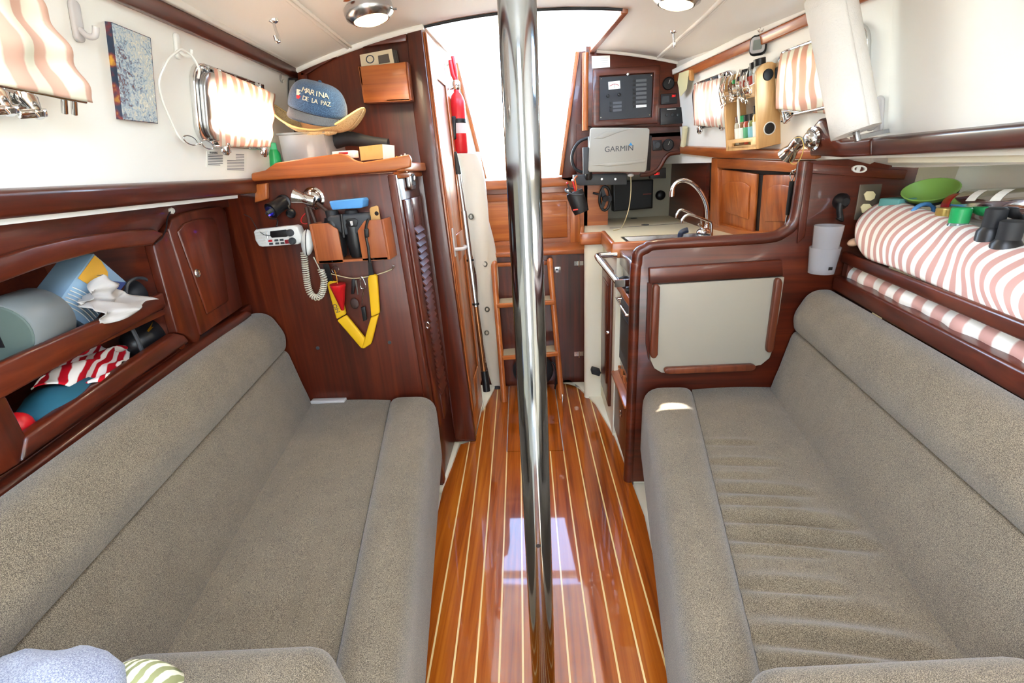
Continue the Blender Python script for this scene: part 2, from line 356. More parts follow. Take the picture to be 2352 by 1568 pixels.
# ---- cabin sides with portlight openings
def wall(name, fr, u0, u1, v0, v1, holes, th=.03):
    us = sorted({u0, u1} | {h[0] for h in holes} | {h[1] for h in holes}); vs = sorted({v0, v1} | {h[2] for h in holes} | {h[3] for h in holes})
    b = B()
    for i in range(len(us) - 1):
        for j in range(len(vs) - 1):
            m = ((us[i] + us[i + 1]) / 2, (vs[j] + vs[j + 1]) / 2)
            if any(h[0] < m[0] < h[1] and h[2] < m[1] < h[3] for h in holes): continue
            b.add([fr.P(us[i], vs[j]), fr.P(us[i + 1], vs[j]), fr.P(us[i + 1], vs[j + 1]), fr.P(us[i], vs[j + 1])], [(0, 1, 2, 3)])
            b.add([fr.P(us[i], vs[j], -th), fr.P(us[i + 1], vs[j], -th), fr.P(us[i + 1], vs[j + 1], -th), fr.P(us[i], vs[j + 1], -th)], [(0, 3, 2, 1)])
    for h in holes:
        for (a, c) in (((h[0], h[2]), (h[1], h[2])), ((h[1], h[2]), (h[1], h[3])), ((h[1], h[3]), (h[0], h[3])), ((h[0], h[3]), (h[0], h[2]))):
            b.add([fr.P(*a), fr.P(*c), fr.P(*c, -th), fr.P(*a, -th)], [(0, 1, 2, 3)])
    return st(O(name, b, CREAM))
PL2 = (-.27, .09, .125, .285); PL1 = (-1.24, -.84, .22, .335)     # (u0,u1,v0,v1) clear openings
wall('wall_left', FL, -2.7, .40, -.035, .43, [PL1, PL2])
PR1 = (.53, .86, .15, .31); PR2 = (-.15, .21, .14, .305); PR3 = (-.86, -.462, .19, .355)
wall('wall_right', FR, -.242, 1.5, -.03, .52, [PR1, PR2])
wall('wall_right_forward', FRN, -2.7, 0, -.03, .43, [PR3])
for fr, h in ((FL, PL1), (FL, PL2), (FR, PR1), (FR, PR2), (FRN, PR3)):
    portal(fr.P((h[0] + h[1]) / 2, (h[2] + h[3]) / 2, -.035), fr.w, h[1] - h[0], h[3] - h[2])
# ---- deckhead
XS = [-.93 + .093 * i for i in range(6)] + [-.385, -.27, -.13, 0, .13, .27, .33] + [.42 + .085 * i for i in range(7)]
YS = [-1.0, -.6, -.14, .12, .38, .8, 1.2, 1.6, 1.99, 2.3, 2.6, 2.78]
b = B()
for i in range(len(XS) - 1):
    for j in range(len(YS) - 1):
        xm, ym = (XS[i] + XS[i + 1]) / 2, (YS[j] + YS[j + 1]) / 2
        if -.27 < xm < .27 and -.14 < ym < .38: continue
        if -.385 < xm < .33 and ym > 1.99: continue
        b.add([(x, y, zc(x, y) + .01) for x, y in ((XS[i], YS[j]), (XS[i + 1], YS[j]), (XS[i + 1], YS[j + 1]), (XS[i], YS[j + 1]))], [(3, 2, 1, 0)])
st(O('ceiling', b, HEAD, smooth=True, solid=.02))
b = B(); b.ring([(-.30, -.17, 1.76), (.30, -.17, 1.76), (.30, .41, 1.76), (-.30, .41, 1.76)], [(-.27, -.14, 1.76), (.27, -.14, 1.76), (.27, .38, 1.76), (-.27, .38, 1.76)], (0, 0, .05)); st(O('window_1', b, CREAM))
b = B(); b.box((-1.5, -1.05, -.05), (-.27, -1.0, 1.9)); b.box((.27, -1.05, -.05), (1.5, -1.0, 1.9)); b.box((-.27, -1.05, 1.72), (.27, -1.0, 1.9)); st(O('wall_forward', b, CREAM))
st(O('door_1', B().box((-.27, -1.6, -.05), (.27, -1.58, 1.8)), CREAM))
# trims along the deck edge
def strip(name, fr, u0, u1, v0, v1, w0, w1, m, bev=.004): return st(O(name, fb(fr, u0, u1, v0, v1, w0, w1), m, bev=bev))
strip('trim_4', FL, -2.6, .375, .365, .405, 0, .022, WY); strip('trim_5', FL, -2.6, .37, .405, .425, 0, .034, CREAM)
strip('trim_6', FR, -.242, 1.07, .37, .405, 0, .022, TY); strip('trim_7', FR, -.242, 1.07, .405, .43, 0, .03, HEAD)
strip('trim_8', FRN, -2.6, 0, .37, .405, 0, .022, TY); strip('trim_9', FRN, -2.6, 0, .405, .43, 0, .03, HEAD)
def ceil_line(a, c, n=12):
    out = []
    for i in range(n + 1):
        t = i / n; x, y = a[0] + (c[0] - a[0]) * t, a[1] + (c[1] - a[1]) * t; out.append((x, y, zc(x, y) - .002))
    return out
for k, (a, c) in enumerate(((at(650, 0, Z=1.69), at(796, 97, Z=1.71)), (at(1672, 0, Z=1.69), at(1511, 134, Z=1.72)))):
    b = B(); b.tube(ceil_line(a, c), .007, 8); b.tube([(x + .014, y, z) for x, y, z in ceil_line(a, c)], .005, 8); st(O('trim_%d' % (10 + k), b, HEAD, smooth=True))
b = B().tube([(x, 1.975, zc(x, 1.98) - .006) for x in [-.88 + .05 * i for i in range(10)] + [-.385]], .011, 8); st(O('trim_12', b, HEAD, smooth=True))
b = B().tube([(x, 1.992, zc(x, 1.99) - .002) for x in [-.385 + .0715 * i for i in range(11)]], .006, 8); st(O('trim_13', b, BLK2, smooth=True))
b = B().tube([(x, 2.74, zc(x, 2.74) - .004) for x in [.33 + .05 * i for i in range(10)]], .009, 8); st(O('trim_14', b, HEAD, smooth=True))
# hatch side beam and sill above the companionway
st(O('trim_15', B().prism([(.325, 1.99, 1.74), (.35, 1.99, 1.74), (.35, 1.99, 1.83), (.325, 1.99, 1.83)], (-.03, .78, .03)), TY, bev=.004))
st(O('trim_16', B().prism([(-.395, 1.99, 1.745), (-.38, 1.99, 1.745), (-.38, 1.99, 1.86), (-.395, 1.99, 1.86)], (0, .8, .03)), CREAM, bev=.004))
st(O('trim_17', B().box((-.42, 2.93, 1.86), (.36, 2.97, 1.91)), mat('painted_beam', 'EBD9CB', .6), bev=.004))
# ---- tall bulkhead and its framing
arc = [(690, 152), (740, 127), (800, 101), (860, 82), (915, 69), (967, 63)]
tb = [FT.uv(*p) for p in arc]
pol = [(-1.2, 0), (-.334, 0)] + [FT.uv(1093, 1011)] + [FT.uv(1049, 700)] + [FT.uv(1005, 380)] + tb[::-1] + [(-.92, tb[0][1]), (-1.2, 1.25)]
st(O('wall_bulkhead_tall', fpu(FT, pol, -.03, 0), WZ, bev=.003))
inner = [(706, 170), (738, 150), (783, 125), (831, 109), (879, 102), (933, 95)]
O('arched_rail', fp(FT, arc[:5] + [(934, 66)] + inner[::-1] + [(690, 176)], 0, .009), WX, bpy.data.objects['wall_bulkhead_tall'], bev=.003)
O('stile', fp(FT, [(934, 66), (967, 63), (1005, 380), (1049, 700), (1092, 1010), (1046, 1010), (1010, 700), (972, 420), (946, 230)], 0, .009), WZ, bpy.data.objects['wall_bulkhead_tall'], bev=.003)
O('stile', fp(FT, [(683, 160), (704, 170), (716, 235), (760, 380), (740, 380), (684, 205)], 0, .009), WZ, bpy.data.objects['wall_bulkhead_tall'], bev=.003)
# ---- low bulkhead and hanging locker with louvred door
lowb = st(O('wall_bulkhead_low', fpu(FB, [(-1.25, 0), (-.43, 0), (-.468, 1.255), (-1.25, 1.255)], -.02, 0), WZ, bev=.002))
for x, y in ((730, 799), (895, 786)): O('plug', B().lathe(FB.W(x, y, .0), FB.w, [(.007, 0), (.007, .002), (.005, .003)], 10), DGREY, lowb)
side = st(O('wall_locker_side', fpu(FS, [(0, .02), (.34, .02), (.34, 1.25), (0, 1.25)], -.02, 0), WZ, bev=.003))
O('corner_post', fpu(FS, [(-.006, .02), (.03, .02), (.03, 1.25), (-.006, 1.25)], -.02, .008), WZ, side, bev=.005, seg=3)
ld = T('louvred_door', 'tall narrow mahogany locker door with slanted louvres, beside the low bulkhead', 'door')
U0, U1, V0, V1 = .045, .295, .26, 1.165
O('door_stile', fb(FS, U0, U0 + .075, V0, V1, .001, .014), WZ, ld, bev=.004)
O('door_stile', fb(FS, U1 - .075, U1, V0, V1, .001, .014), WZ, ld, bev=.004)
O('door_rail', fb(FS, U0 + .075, U1 - .075, V1 - .10, V1, .001, .018), WZ, ld, bev=.003)
O('door_rail', fb(FS, U0 + .075, U1 - .075, V0, V0 + .12, .001, .018), WZ, ld, bev=.003)
n = 28; v0, v1 = V0 + .12, V1 - .10
for k in range(n):
    v = v0 + (v1 - v0) * (k + .5) / n
    O('louvre', B().prism([FS.P(U0 + .07, v - .016, .022), FS.P(U0 + .07, v - .012, .026), FS.P(U0 + .07, v + .014, .005), FS.P(U0 + .07, v + .010, .001)], FS.u * (U1 - U0 - .14)), WY, ld)
O('finger_pull', B().tube([FS.P(U0 + .02, .70 + .012 * math.sin(t), .021 + .006 * math.cos(t)) for t in [i * .6 for i in range(11)]], .002, 6), CHROME, ld, smooth=True)
# counter top above the low bulkhead
ct = T('counter_top', 'varnished teak counter with raised front fiddle, carrying hats and boxes', 'counter')
O('slab', B().prism([(-.945, 1.632, 1.235), (-.470, 1.632, 1.235), (-.452, 1.66, 1.235), (-.45, 1.978, 1.235), (-.965, 1.978, 1.235)], (0, 0, .0195)), TX, ct, bev=.004)
Fc = Fr((0, 1.615, 0), (1, 0, 0), (0, 0, 1), (0, -1, 0))
O('fiddle', fp(Fc, [(577, 417), (576, 398), (608, 391), (620, 382), (632, 374), (700, 363), (780, 352), (796, 356), (812, 367), (832, 373), (905, 361), (938, 354), (944, 366), (942, 384), (905, 392), (740, 405)], 0, .02), TX, ct, bev=.005, seg=3)
O('end_fiddle', B().prism([(-.455, 1.63, 1.255), (-.43, 1.64, 1.255), (-.43, 1.97, 1.255), (-.455, 1.97, 1.255)], (0, 0, .03)), TY, ct, bev=.005)
tag(O('rail_end_block', fp(FB, [(585, 424), (612, 420), (613, 457), (584, 466)], 0, .018), TZ, bev=.004), 'small teak block on the bulkhead under the rail end', 'block')
# ---- rails along both sides
def rail(name, label, fr, u0, u1, v0, v1, w0, w1, m=WY):
    t = T(name, label, 'rail'); O('fascia', fb(fr, u0, u1, v0, v1, w0, w1), m, t, bev=.01, seg=3); return t
rl = rail('shelf_rail', 'long dark varnished rail under the painting and the striped portlight curtain', FL, -2.6, .005, -.035, .012, -.01, .02)
st(O('trim_18', fb(FL, -2.6, -.1, -.046, -.03, -.03, .003), CREAM))
# ---- head door
hd = T('head_door', 'open varnished panelled door with a lever handle, beside the fire extinguisher', 'door')
DU, DV0, DV1 = .40, .14, 1.735
O('door_slab', fb(FD, 0, DU, DV0, DV1, -.03, 0), TZ, hd, bev=.003)
for a, c in ((DV0, .26), (.86, .98), (1.60, DV1)): O('door_rail', fb(FD, .12, DU - .08, a, c, 0, .007), TZ, hd, bev=.003)
for a, c in ((0.001, .12), (DU - .08, DU)): O('door_stile', fb(FD, a, c, DV0, DV1, 0, .007), TZ, hd, bev=.003)
h = O('handle_plate', fb(FD, .02, .045, .90, 1.02, .007, .011), WGREY, hd, bev=.003)
O('lever', B().tube([FD.P(.033, .93, .01), FD.P(.033, .93, .04), FD.P(.045, .93, .05), FD.P(.085, .93, .05), FD.P(.095, .93, .042)], .008, 8), WGREY, h, smooth=True)
O('threshold', fb(FD, .0, .37, .012, .135, -.03, .002), TY, hd, bev=.003)
# ---- aft end: engine box, step ledge, companionway surround
eb = st(O('wall_engine_box', fpu(FE, [(-.45, -.05), (.30, -.05), (.30, .79), (-.45, .79)], -.02, 0), WZ))
st(O('trim_19', B().box((-.45, 2.60, .785), (.30, 2.87, .81)), TX, bev=.004))
up = st(O('wall_under_companionway', fpu(FU, [(-.45, .8), (.42, .8), (.42, 1.15), (-.45, 1.15)], -.02, 0), TX))
O('frame_rail', fp(FU, [(1110, 447), (1312, 441), (1314, 458), (1110, 464)], 0, .012), TX, up, bev=.003)
O('panel', fp(FU, [(1116, 470), (1302, 462), (1304, 545), (1120, 556)], 0, .008), TX, up, bev=.004)
O('frame_stile', fp(FU, [(1308, 441), (1330, 440), (1334, 556), (1310, 560)], 0, .012), TZ, up, bev=.003)
st(O('trim_20', B().box((-.45, 2.80, 1.135), (.30, 2.89, 1.185)), TX, bev=.005))
FJ = Fr((0, 2.80, 0), (1, 0, 0), (0, 0, 1), (0, -1, 0))
st(O('trim_21', fp(FJ, [(1330, 118), (1352, 116), (1352, 300), (1322, 420), (1289, 412)], -.06, .0), WZ, bev=.003))
st(O('trim_22', fp(FJ, [(1322, 118), (1331, 118), (1292, 402), (1284, 403)], -.02, .02), TZ, bev=.003))
st(O('trim_23', fp(FJ, [(1020, 100), (1042, 138), (1110, 412), (1112, 440), (1060, 440), (1000, 100)], -.06, .0), CREAM, bev=.003))
st(O('trim_24', fp(FJ, [(1041, 138), (1050, 138), (1118, 410), (1110, 412)], -.02, .02), TZ, bev=.003))
# blanking behind the head door and the quarter
st(O('wall_head', B().box((-.6, 2.78, 0), (-.40, 2.80, 1.85)), CREAM))
st(O('wall_head_outer', B().box((-1.3, 1.98, -.05), (-1.27, 2.9, 1.9)), CREAM)); st(O('wall_head_aft', B().box((-1.3, 2.88, -.05), (-.44, 2.91, 1.9)), CREAM))
st(O('ceiling_head', B().box((-1.3, 2.0, 1.80), (-.40, 2.9, 1.83)), HEAD))
# hull skin and side decks that keep the daylight out behind the joinery
st(O('wall_hull_left', B().box((-1.5, -1.05, -.06), (-1.46, 3.3, 1.30)), CREAM_S)); st(O('wall_hull_right', B().box((1.46, -1.05, -.06), (1.5, 3.3, 1.34)), CREAM_S))
st(O('wall_deck_left', B().loft([[FL.P(u, -.034, -.002), FL.P(u, -.034, -.62), FL.P(u, -.012, -.62), FL.P(u, -.012, -.03)] for u in (-2.7, .42)]), CREAM_S)); st(O('wall_transom', B().box((-1.5, 3.26, -.06), (1.5, 3.3, 1.16)), CREAM_S)); st(O('floor_bilge', B().box((-1.5, -1.05, -.10), (1.5, 3.3, -.065)), CREAM_S))
st(O('wall_deck_right', B().loft([[FR.P(u, -.025, -.03), FR.P(u, -.02, -.62), FR.P(u, -.005, -.62), FR.P(u, -.01, -.03)] for u in (-.25, 1.6)]), CREAM_S)); st(O('wall_deck_right_forward', B().loft([[FRN.P(u, -.05, -.03), FRN.P(u, -.05, -.6), FRN.P(u, -.03, -.6), FRN.P(u, -.03, -.03)] for u in (-2.6, .05)]), CREAM_S))
# ================================================================ settees
def sweep(b, prof, y0, y1, n=26, r0=0.0, r1=0.0, wob=0.0, seed=1):
    """prof(Y) -> list of (X, Z); ends rounded by r0 / r1"""
    rnd = random.Random(seed); ys = []
    for r, y, s in ((r0, y0, 1), ):
        ys += [y0 + r0 * (1 - math.cos(a)) for a in [i * math.pi / 10 for i in range(5)]] if r0 else [y0]
    a, c = y0 + r0, y1 - r1
    ys += [a + (c - a) * i / n for i in range(0 if r0 else 1, n + 1)]
    if r1: ys += [y1 - r1 * (1 - math.cos(t)) for t in [i * math.pi / 10 for i in range(4, -1, -1)]]
    secs = []
    for y in ys:
        p = prof(y); cxm = sum(q[0] for q in p) / len(p); czm = sum(q[1] for q in p) / len(p)
        ins = 0
        if r0 and y < a: ins = r0 * (1 - math.sqrt(max(0, 1 - ((a - y) / r0) ** 2)))
        if r1 and y > c: ins = r1 * (1 - math.sqrt(max(0, 1 - ((y - c) / r1) ** 2)))
        q2 = []
        for x, z in p:
            d = V((cxm - x, czm - z)); l = d.length; d = d / l * min(ins, l * .9) if l > 1e-6 else d
            q2.append(V((x + d.x, y, z + d.y)))
        secs.append(q2)
    return b.loft(secs)
def rpoly(pts, r, n=4):
    """round the corners of a 2-D polygon; r may be a list"""
    out = []; m = len(pts)
    for i in range(m):
        p, a, c = V(pts[i]), V(pts[i - 1]), V(pts[(i + 1) % m]); rad = r[i] if isinstance(r, (list, tuple)) else r
        da, dc = (a - p), (c - p); k = min(rad, da.length * .48, dc.length * .48); s0, s1 = p + da.normalized() * k, p + dc.normalized() * k
        for j in range(n + 1):
            t = j / n; q = s0.lerp(p, t).lerp(p.lerp(s1, t), t); out.append((q.x, q.y))
    return out
def dens(pts, mx=.025):
    out = []
    for i, p in enumerate(pts):
        a, c = V(p), V(pts[(i + 1) % len(pts)]); k = max(1, int((c - a).length / mx))
        out += [tuple(a.lerp(c, j / k)) for j in range(k)]
    return out
CREASE = [(1.27, .5, .006, .010), (1.17, .6, .008, .011), (1.105, .45, .006, .010), (1.05, .75, .010, .012), (1.0, .6, .008, .010), (.94, .9, .016, .016), (.885, .95, .018, .016), (.84, .6, .008, .010), (.745, .6, .012, .012), (.69, .8, .008, .018), (.63, .9, .014, .014), (.58, .7, .01, .012)]
def wr(f, y, amp, side):                                          # soft creases running in from the bolster
    z = 0
    for y0, reach, a, w_ in CREASE:
        s_ = (1 - f) / reach
        if s_ > 1: continue
        d = (y - y0 + .05 * (1 - f) ** 1.3) / w_; k = math.sin(math.pi * min(1, s_ * 1.0 + .04)) ** .5
        z += k * a * (-math.exp(-d * d) + .7 * math.exp(-(d - 1.9) ** 2 / 1.6))
    return amp * z
def settee(sg, label, xb, xs, xf, yf, crease):
    t = T('settee', label, 'settee')
    X = lambda f: (lambda y: sg * f(y))
    def p_seat(y):
        a, c = xb(y) + .03, xs(y)
        top = [(sg * (a + (c - a) * i / 22), .422 + .006 * math.sin(math.pi * i / 22) + (wr(i / 22, y, crease, sg) if crease else 0)) for i in range(23)]
        return top + [(sg * c, .30), (sg * a, .30)]
    b = sweep(B(), p_seat, .28, yf, 230 if crease else 60)
    O('seat_cushion', b, TWEED, t, smooth=70)
    def p_bol(y):
        a, c = xs(y) + .002, xf(y)
        q = rpoly([(a, .28), (a, .452), (c, .455), (c + .012 * (1 if c > a else -1) * 0, .17), (c - (c - a) * .35, .16)], [.01, .05, .075, .03, .02], 6)
        return [(sg * x, z) for x, z in q]
    O('front_bolster', sweep(B(), p_bol, .28, yf - .005, 40, 0, .045), TWEED, t, smooth=70)
    def p_lo(y):
        a = xb(y)
        q = rpoly([(a, .40), (a + .012, .47), (a + .055, .655), (a + .055 + .12, .66), (a + .13, .40)], [.015, .03, .022, .03, .02], 5)
        return [(sg * x, z) for x, z in q]
    O('back_cushion', sweep(B(), p_lo, .28, yf, 40, 0, .03), TWEED, t, smooth=70)
    def p_up(y):
        a = xb(y)
        q = rpoly([(a + .053, .652), (a + .038, .715), (a + .085, .803), (a + .165, .803), (a + .165, .652)], [.02, .045, .07, .03, .02], 6)
        return [(sg * x, z) for x, z in q]
    O('head_roll', sweep(B(), p_up, .28, yf, 40, 0, .035), TWEED, t, smooth=70)
    yb = yf - .0
    O('base', B().prism([(sg * (xf(yb) + .045), yb, -.02), (sg * (xf(.9) + .075), .9, -.02), (sg * (xf(.2) + .06), .2, -.02), (sg * 1.0, .2, -.02), (sg * 1.15, yb, -.02)], (0, 0, .32)), CREAM_S, t, bev=.01)
    return t
settee(-1, 'long grey tweed settee below the open bookcase, left of the sole', lambda y: .906 + .176 * (y - 1.645), lambda y: .597 + .195 * (y - 1.638), lambda y: .388 + .142 * (y - 1.46), 1.622, .0)
settee(1, 'long grey tweed settee with creased seat below the striped bundles, right of the sole', lambda y: .85 + .141 * (y - 1.66), lambda y: .56 + .20 * (y - 1.6), lambda y: .375 + .142 * (y - 1.6), 1.642, 1.0)
# cushions lying across the near ends of both settees
def endc(label, pts, y0, y1, z0):
    b = B().loft([[V((x, y0, z - dz)) for x, z, dz in pts] , [V((x, y1, z)) for x, z, dz in pts]])
    return tag(O('bolster_cushion', b, TWEED, bev=.045, seg=5), label, 'cushion', 'cushions across the near ends of the settees')
endc('grey cushion across the near end of the left settee, closest to the camera', [(-.665, .437, 0), (-.30, .437, 0), (-.33, .595, 0), (-.69, .57, 0)], .30, .51, 0)
endc('grey cushion across the near end of the right settee, closest to the camera', [(.27, .437, 0), (.66, .437, 0), (.69, .585, 0), (.29, .55, 0)], .30, .51, 0)
BLUEG = fabric('blue_grey_cotton', '6E7386', '868A98', 'A0A4AE', 600)
p = at(70, 1568, Y=.36)
b = B().ell(p + V((-.02, 0, -.035)), (.10, .02, -.01), (0, .06, 0), (0, 0, .052), 20, 12)
for v in b.v: v += V((0, 0, .004 * math.sin(v.x * 90) + .004 * math.sin(v.y * 120 + v.x * 40)))
tag(O('pillow', b, BLUEG, smooth=80), 'blue-grey pillow in the near left corner on the grey cushion', 'pillow')
STR2 = stripes('green_cream_stripe', '8E9067', 'EFE9C9', 9, .1, 0)
p = at(275, 1566, Y=.40)
b = B().grid(24, 12, lambda u, v: p + V((-.05 + .085 * u, .05 - .1 * v, .012 - .05 * abs(2 * u - 1.05) ** 3 - .04 * abs(2 * v - 1) ** 3 - .012)))
tag(O('towel', b, STR2, smooth=True, solid=.01), 'folded cream towel with green stripes beside the blue-grey pillow', 'towel')
# ================================================================ bookcase on the left
bc = T('bookcase', 'dark mahogany bookcase with two open shelves behind fiddle rails', 'bookcase')
def kb(name, pts, w0, w1, m, bev=.004, parent=bc): return O(name, fp(FK, pts, w0, w1), m, parent, bev=bev)
kb('face_board', [(-60, 512), (548, 446), (556, 470), (392, 500), (365, 530), (353, 560), (234, 573), (110, 608), (0, 648), (-60, 672)], -.02, 0, WY)
kb('arched_valance', [(-50, 606), (80, 564), (173, 543), (280, 529), (355, 526), (378, 536), (353, 562), (234, 575), (110, 610), (0, 651), (-50, 670)], .0, .014, WY, .005)
kb('stile', [(353, 562), (385, 530), (440, 690), (462, 772), (455, 790), (425, 768), (408, 764)], -.02, .006, WZ)
kb('stile', [(-60, 860), (-20, 880), (17, 913), (61, 1002), (48, 1064), (-60, 1130)], -.02, .006, WZ)
kb('shelf_fiddle', [(-50, 858), (60, 808), (377, 671), (383, 706), (120, 853), (-50, 950)], -.012, .008, WY, .006)
kb('bottom_fiddle', [(61, 1002), (230, 884), (405, 765), (424, 769), (437, 784), (245, 920), (52, 1062)], -.02, .01, WY, .006)
kb('plinth', [(-60, 1130), (48, 1064), (440, 784), (590, 690), (590, 760), (120, 1090), (-60, 1215)], -.03, -.012, WY, .002)
kb('lower_rail', [(-60, 1172), (65, 1080), (300, 905), (500, 757), (566, 714), (577, 716), (580, 724), (120, 1100), (-60, 1235)], -.012, .02, WY, .006)
uR = FK.uv(410, 764)[0]; uL = -1.25
O('back_panel', fb(FK, uL, uR + .02, .76, 1.22, -.30, -.285), WX, bc); O('shelf_board', fb(FK, uL, uR + .01, .928, .942, -.285, -.012), WY, bc)
O('bottom_board', fb(FK, uL, uR + .01, .80, .815, -.285, -.012), WY, bc); O('end_panel', fb(FK, uR + .01, uR + .03, .80, 1.22, -.285, -.012), WX, bc)
O('top_board', fb(FK, uL, .1, 1.205, 1.22, -.285, -.002), WY, bc)
cd_ = T('locker_door', 'dark arched locker door with a ring knob between bookcase and bulkhead', 'door')
kb('door_slab', [(388, 525), (396, 503), (425, 488), (470, 478), (508, 474), (520, 486), (537, 590), (558, 704), (463, 770), (440, 690)], -.02, .012, WZ, .004, cd_)
kb('raised_panel', [(410, 530), (425, 512), (455, 502), (490, 500), (502, 520), (520, 640), (527, 690), (478, 722), (450, 640)], .010, .018, WZ, .006, cd_)
c = FK.W(452, 627, .018); O('ring_knob', B().lathe(c, FK.w, [(.011, -.002), (.013, .002), (.011, .005), (.007, .003)], 14), CHROME, cd_, smooth=True)
st(O('wall_left_hull', B().prism([FK.P(-.5, .75, -.34), FK.P(.3, .75, -.34), FK.P(.3, 1.22, -.34), FK.P(-.5, 1.22, -.34)], FK.w * -.02), DARK))
st(O('wall_left_lower', fb(FK, -2.6, .02, -.05, .79, -.20, -.17), CREAM_S))
# contents of the bookcase
g = T('paper_roll', 'large grey plastic-wrapped roll lying on the upper shelf', 'roll')
c = FK.W(60, 742, -.07); c = FK.P(*[x for x in FK.uv(60, 742, -.07)], -.07); WRAP = mat('grey_wrap', '6C7273', .35)
ax = (FK.u + FK.w * -.15).normalized()
O('wrapped_side', B().lathe(c - ax * .07, ax, [(.058, 0), (.063, .008), (.063, .11), (.058, .118)], 28), WRAP, g, smooth=True)
O('end_cap', B().lathe(c - ax * .0712, ax, [(.052, -.001), (.055, 0), (.055, .002)], 28), mat('grey_green', '4C5A55', .5), g)
O('end_label', B().ob(c - ax * .0725 + V((0, 0, .004)) - FK.w * .02, FK.w * .022, V((0, 0, .030)), ax * .0008), BLACK, g)
tb_ = T('tissue_box', 'pale blue and yellow tissue box leaning on the upper shelf', 'box')
q = [FK.W(x, y, -.05) for x, y in ((127, 703), (215, 582), (291, 648), (205, 752))]
nrm_ = (q[1] - q[0]).cross(q[3] - q[0]).normalized(); nrm_ = nrm_ if nrm_.dot(FK.w) < 0 else -nrm_
LB = mat('pale_blue_card', '86A4BC', .6); O('box_body', B().prism(q, nrm_ * .07), LB, tb_, bev=.001)
def onq(s_, t_): return q[0].lerp(q[1], s_).lerp(q[3].lerp(q[2], s_), t_) - nrm_ * .0012
O('yellow_sun', B().prism([onq(.52 + .46 * x, .03 + .62 * y_) for x, y_ in ((.0, .0), (1, 0), (1, .3), (.85, .72), (.55, 1.0), (.25, .9), (.05, .5))], -nrm_ * .0006), mat('ochre_card', 'D9A33A', .6), tb_)
O('navy_corner', B().prism([onq(.45, .99), onq(.99, .99), onq(.85, .72), onq(.62, .70)], -nrm_ * .0006), mat('navy_card', '2E3F74', .6), tb_)
for k in range(6):
    O('wave_line', B().tube([onq(.06 + .06 * k + .05 * math.sin(3 * t), .05 + .9 * t) - nrm_ * .0004 for t in [i / 8 for i in range(9)]], .0012, 4), PAPER, tb_)
ts = [FK.W(x, y, w_) for x, y, w_ in ((222, 632, -.04), (350, 688, .02), (172, 690, -.03), (242, 742, .02))]
b = B().grid(22, 18, lambda u, v: ts[0].lerp(ts[1], u).lerp(ts[2].lerp(ts[3], u), v) + FK.w * (.018 * math.sin(7 * u + 3 * v) + .012 * math.sin(9 * v - 4 * u) + .006 * math.sin(23 * u + 11 * v)) + V((0, 0, .012 * math.sin(5 * u + 2) * math.sin(6 * v))))
O('tissue', b, mat('tissue_paper', 'B4AFAA', .9), tb_, smooth=True, solid=.0008)
def bag(name, label, cat, px, w_, rx, rz, ry, m, group=None):
    c = FK.W(*px, w_); b = B().ell(c, FK.u * rx, FK.w * ry, V((0, 0, rz)), 18, 12)
    for v in b.v:
        d = v - c; k = max(abs(d.dot(FK.u)) / rx, abs(d.z) / rz); v += d * (.18 * k * k) + V((0, 0, .003 * math.sin(60 * v.y + 40 * v.z)))
    return b
g = T('pouch', 'small black pouch with grey strap standing on the upper shelf', 'pouch')
O('pouch_body', bag('', '', '', (327, 668), -.08, .05, .035, .03, BLK2), BLK2, g, smooth=80)
O('strap', B().tube(spline([FK.W(x, y, -.045) for x, y in ((290, 676), (293, 652), (312, 639), (335, 641), (352, 660))], 5), .004, 6), DGREY, g, smooth=True)
g = T('camera_bag', 'black bag with a small gold emblem on the lower shelf', 'bag')
O('bag_body', bag('', '', '', (342, 775), -.09, .075, .05, .05, BLACK), BLACK, g, smooth=80)
O('emblem', B().prism([FK.W(x, y, -.035) for x, y in ((337, 760), (345, 748), (350, 740), (346, 752), (352, 750), (341, 762))], FK.w * .001), mat('gold', 'C9A227', .3, 1), g)
O('strap', B().tube(spline([FK.W(x, y, -.03) for x, y in ((304, 756), (316, 780), (327, 808))], 4), .005, 6), DGREY, g, smooth=True)
fl = [FK.W(x, y, w_) for x, y, w_ in ((190, 800, -.12), (322, 795, -.10), (78, 885, -.05), (235, 890, -.01))]
b = B().grid(40, 26, lambda u, v: fl[0].lerp(fl[1], u).lerp(fl[2].lerp(fl[3], u), v) + FK.w * (.012 * math.sin(11 * u + 4 * v)) + V((0, 0, .010 * math.sin(9 * u + 6 * v) + .006 * math.sin(17 * v + 5 * u) + .012 * math.sin(math.pi * v))))
tag(O('folded_flag', b, FLAGM, smooth=True, solid=.003), 'crumpled red and white striped flag on the lower shelf', 'flag')
b = bag('', '', '', (140, 925), -.05, .085, .035, .05, TEAL)
tag(O('teal_sweater', b, TEAL, smooth=80), 'dark teal folded cloth in front of the flag on the lower shelf', 'clothing')
c = FK.W(38, 978, -.045); tag(O('red_ball', B().ell(c, (.026, 0, 0), (0, .026, 0), (0, 0, .026), 16, 10), RED, smooth=True), 'bright red ball in the corner of the lower shelf', 'ball')
b = B()
for k, (x, y) in enumerate(((150, 640), (120, 655), (95, 640))): pass
g = T('wire_clip', 'thin dark wire running from a white clip down the bookcase stile', 'wire')
O('clip', B().lathe(FK.W(391, 484, .0), FK.w, [(.008, 0), (.009, .006), (.005, .01)], 8), WHITE, g)
O('wire', B().tube(spline([FK.W(x, y, .016) for x, y in ((391, 486), (384, 502), (382, 522), (373, 545), (356, 560))], 5), .0018, 5), BLACK, g, smooth=True)
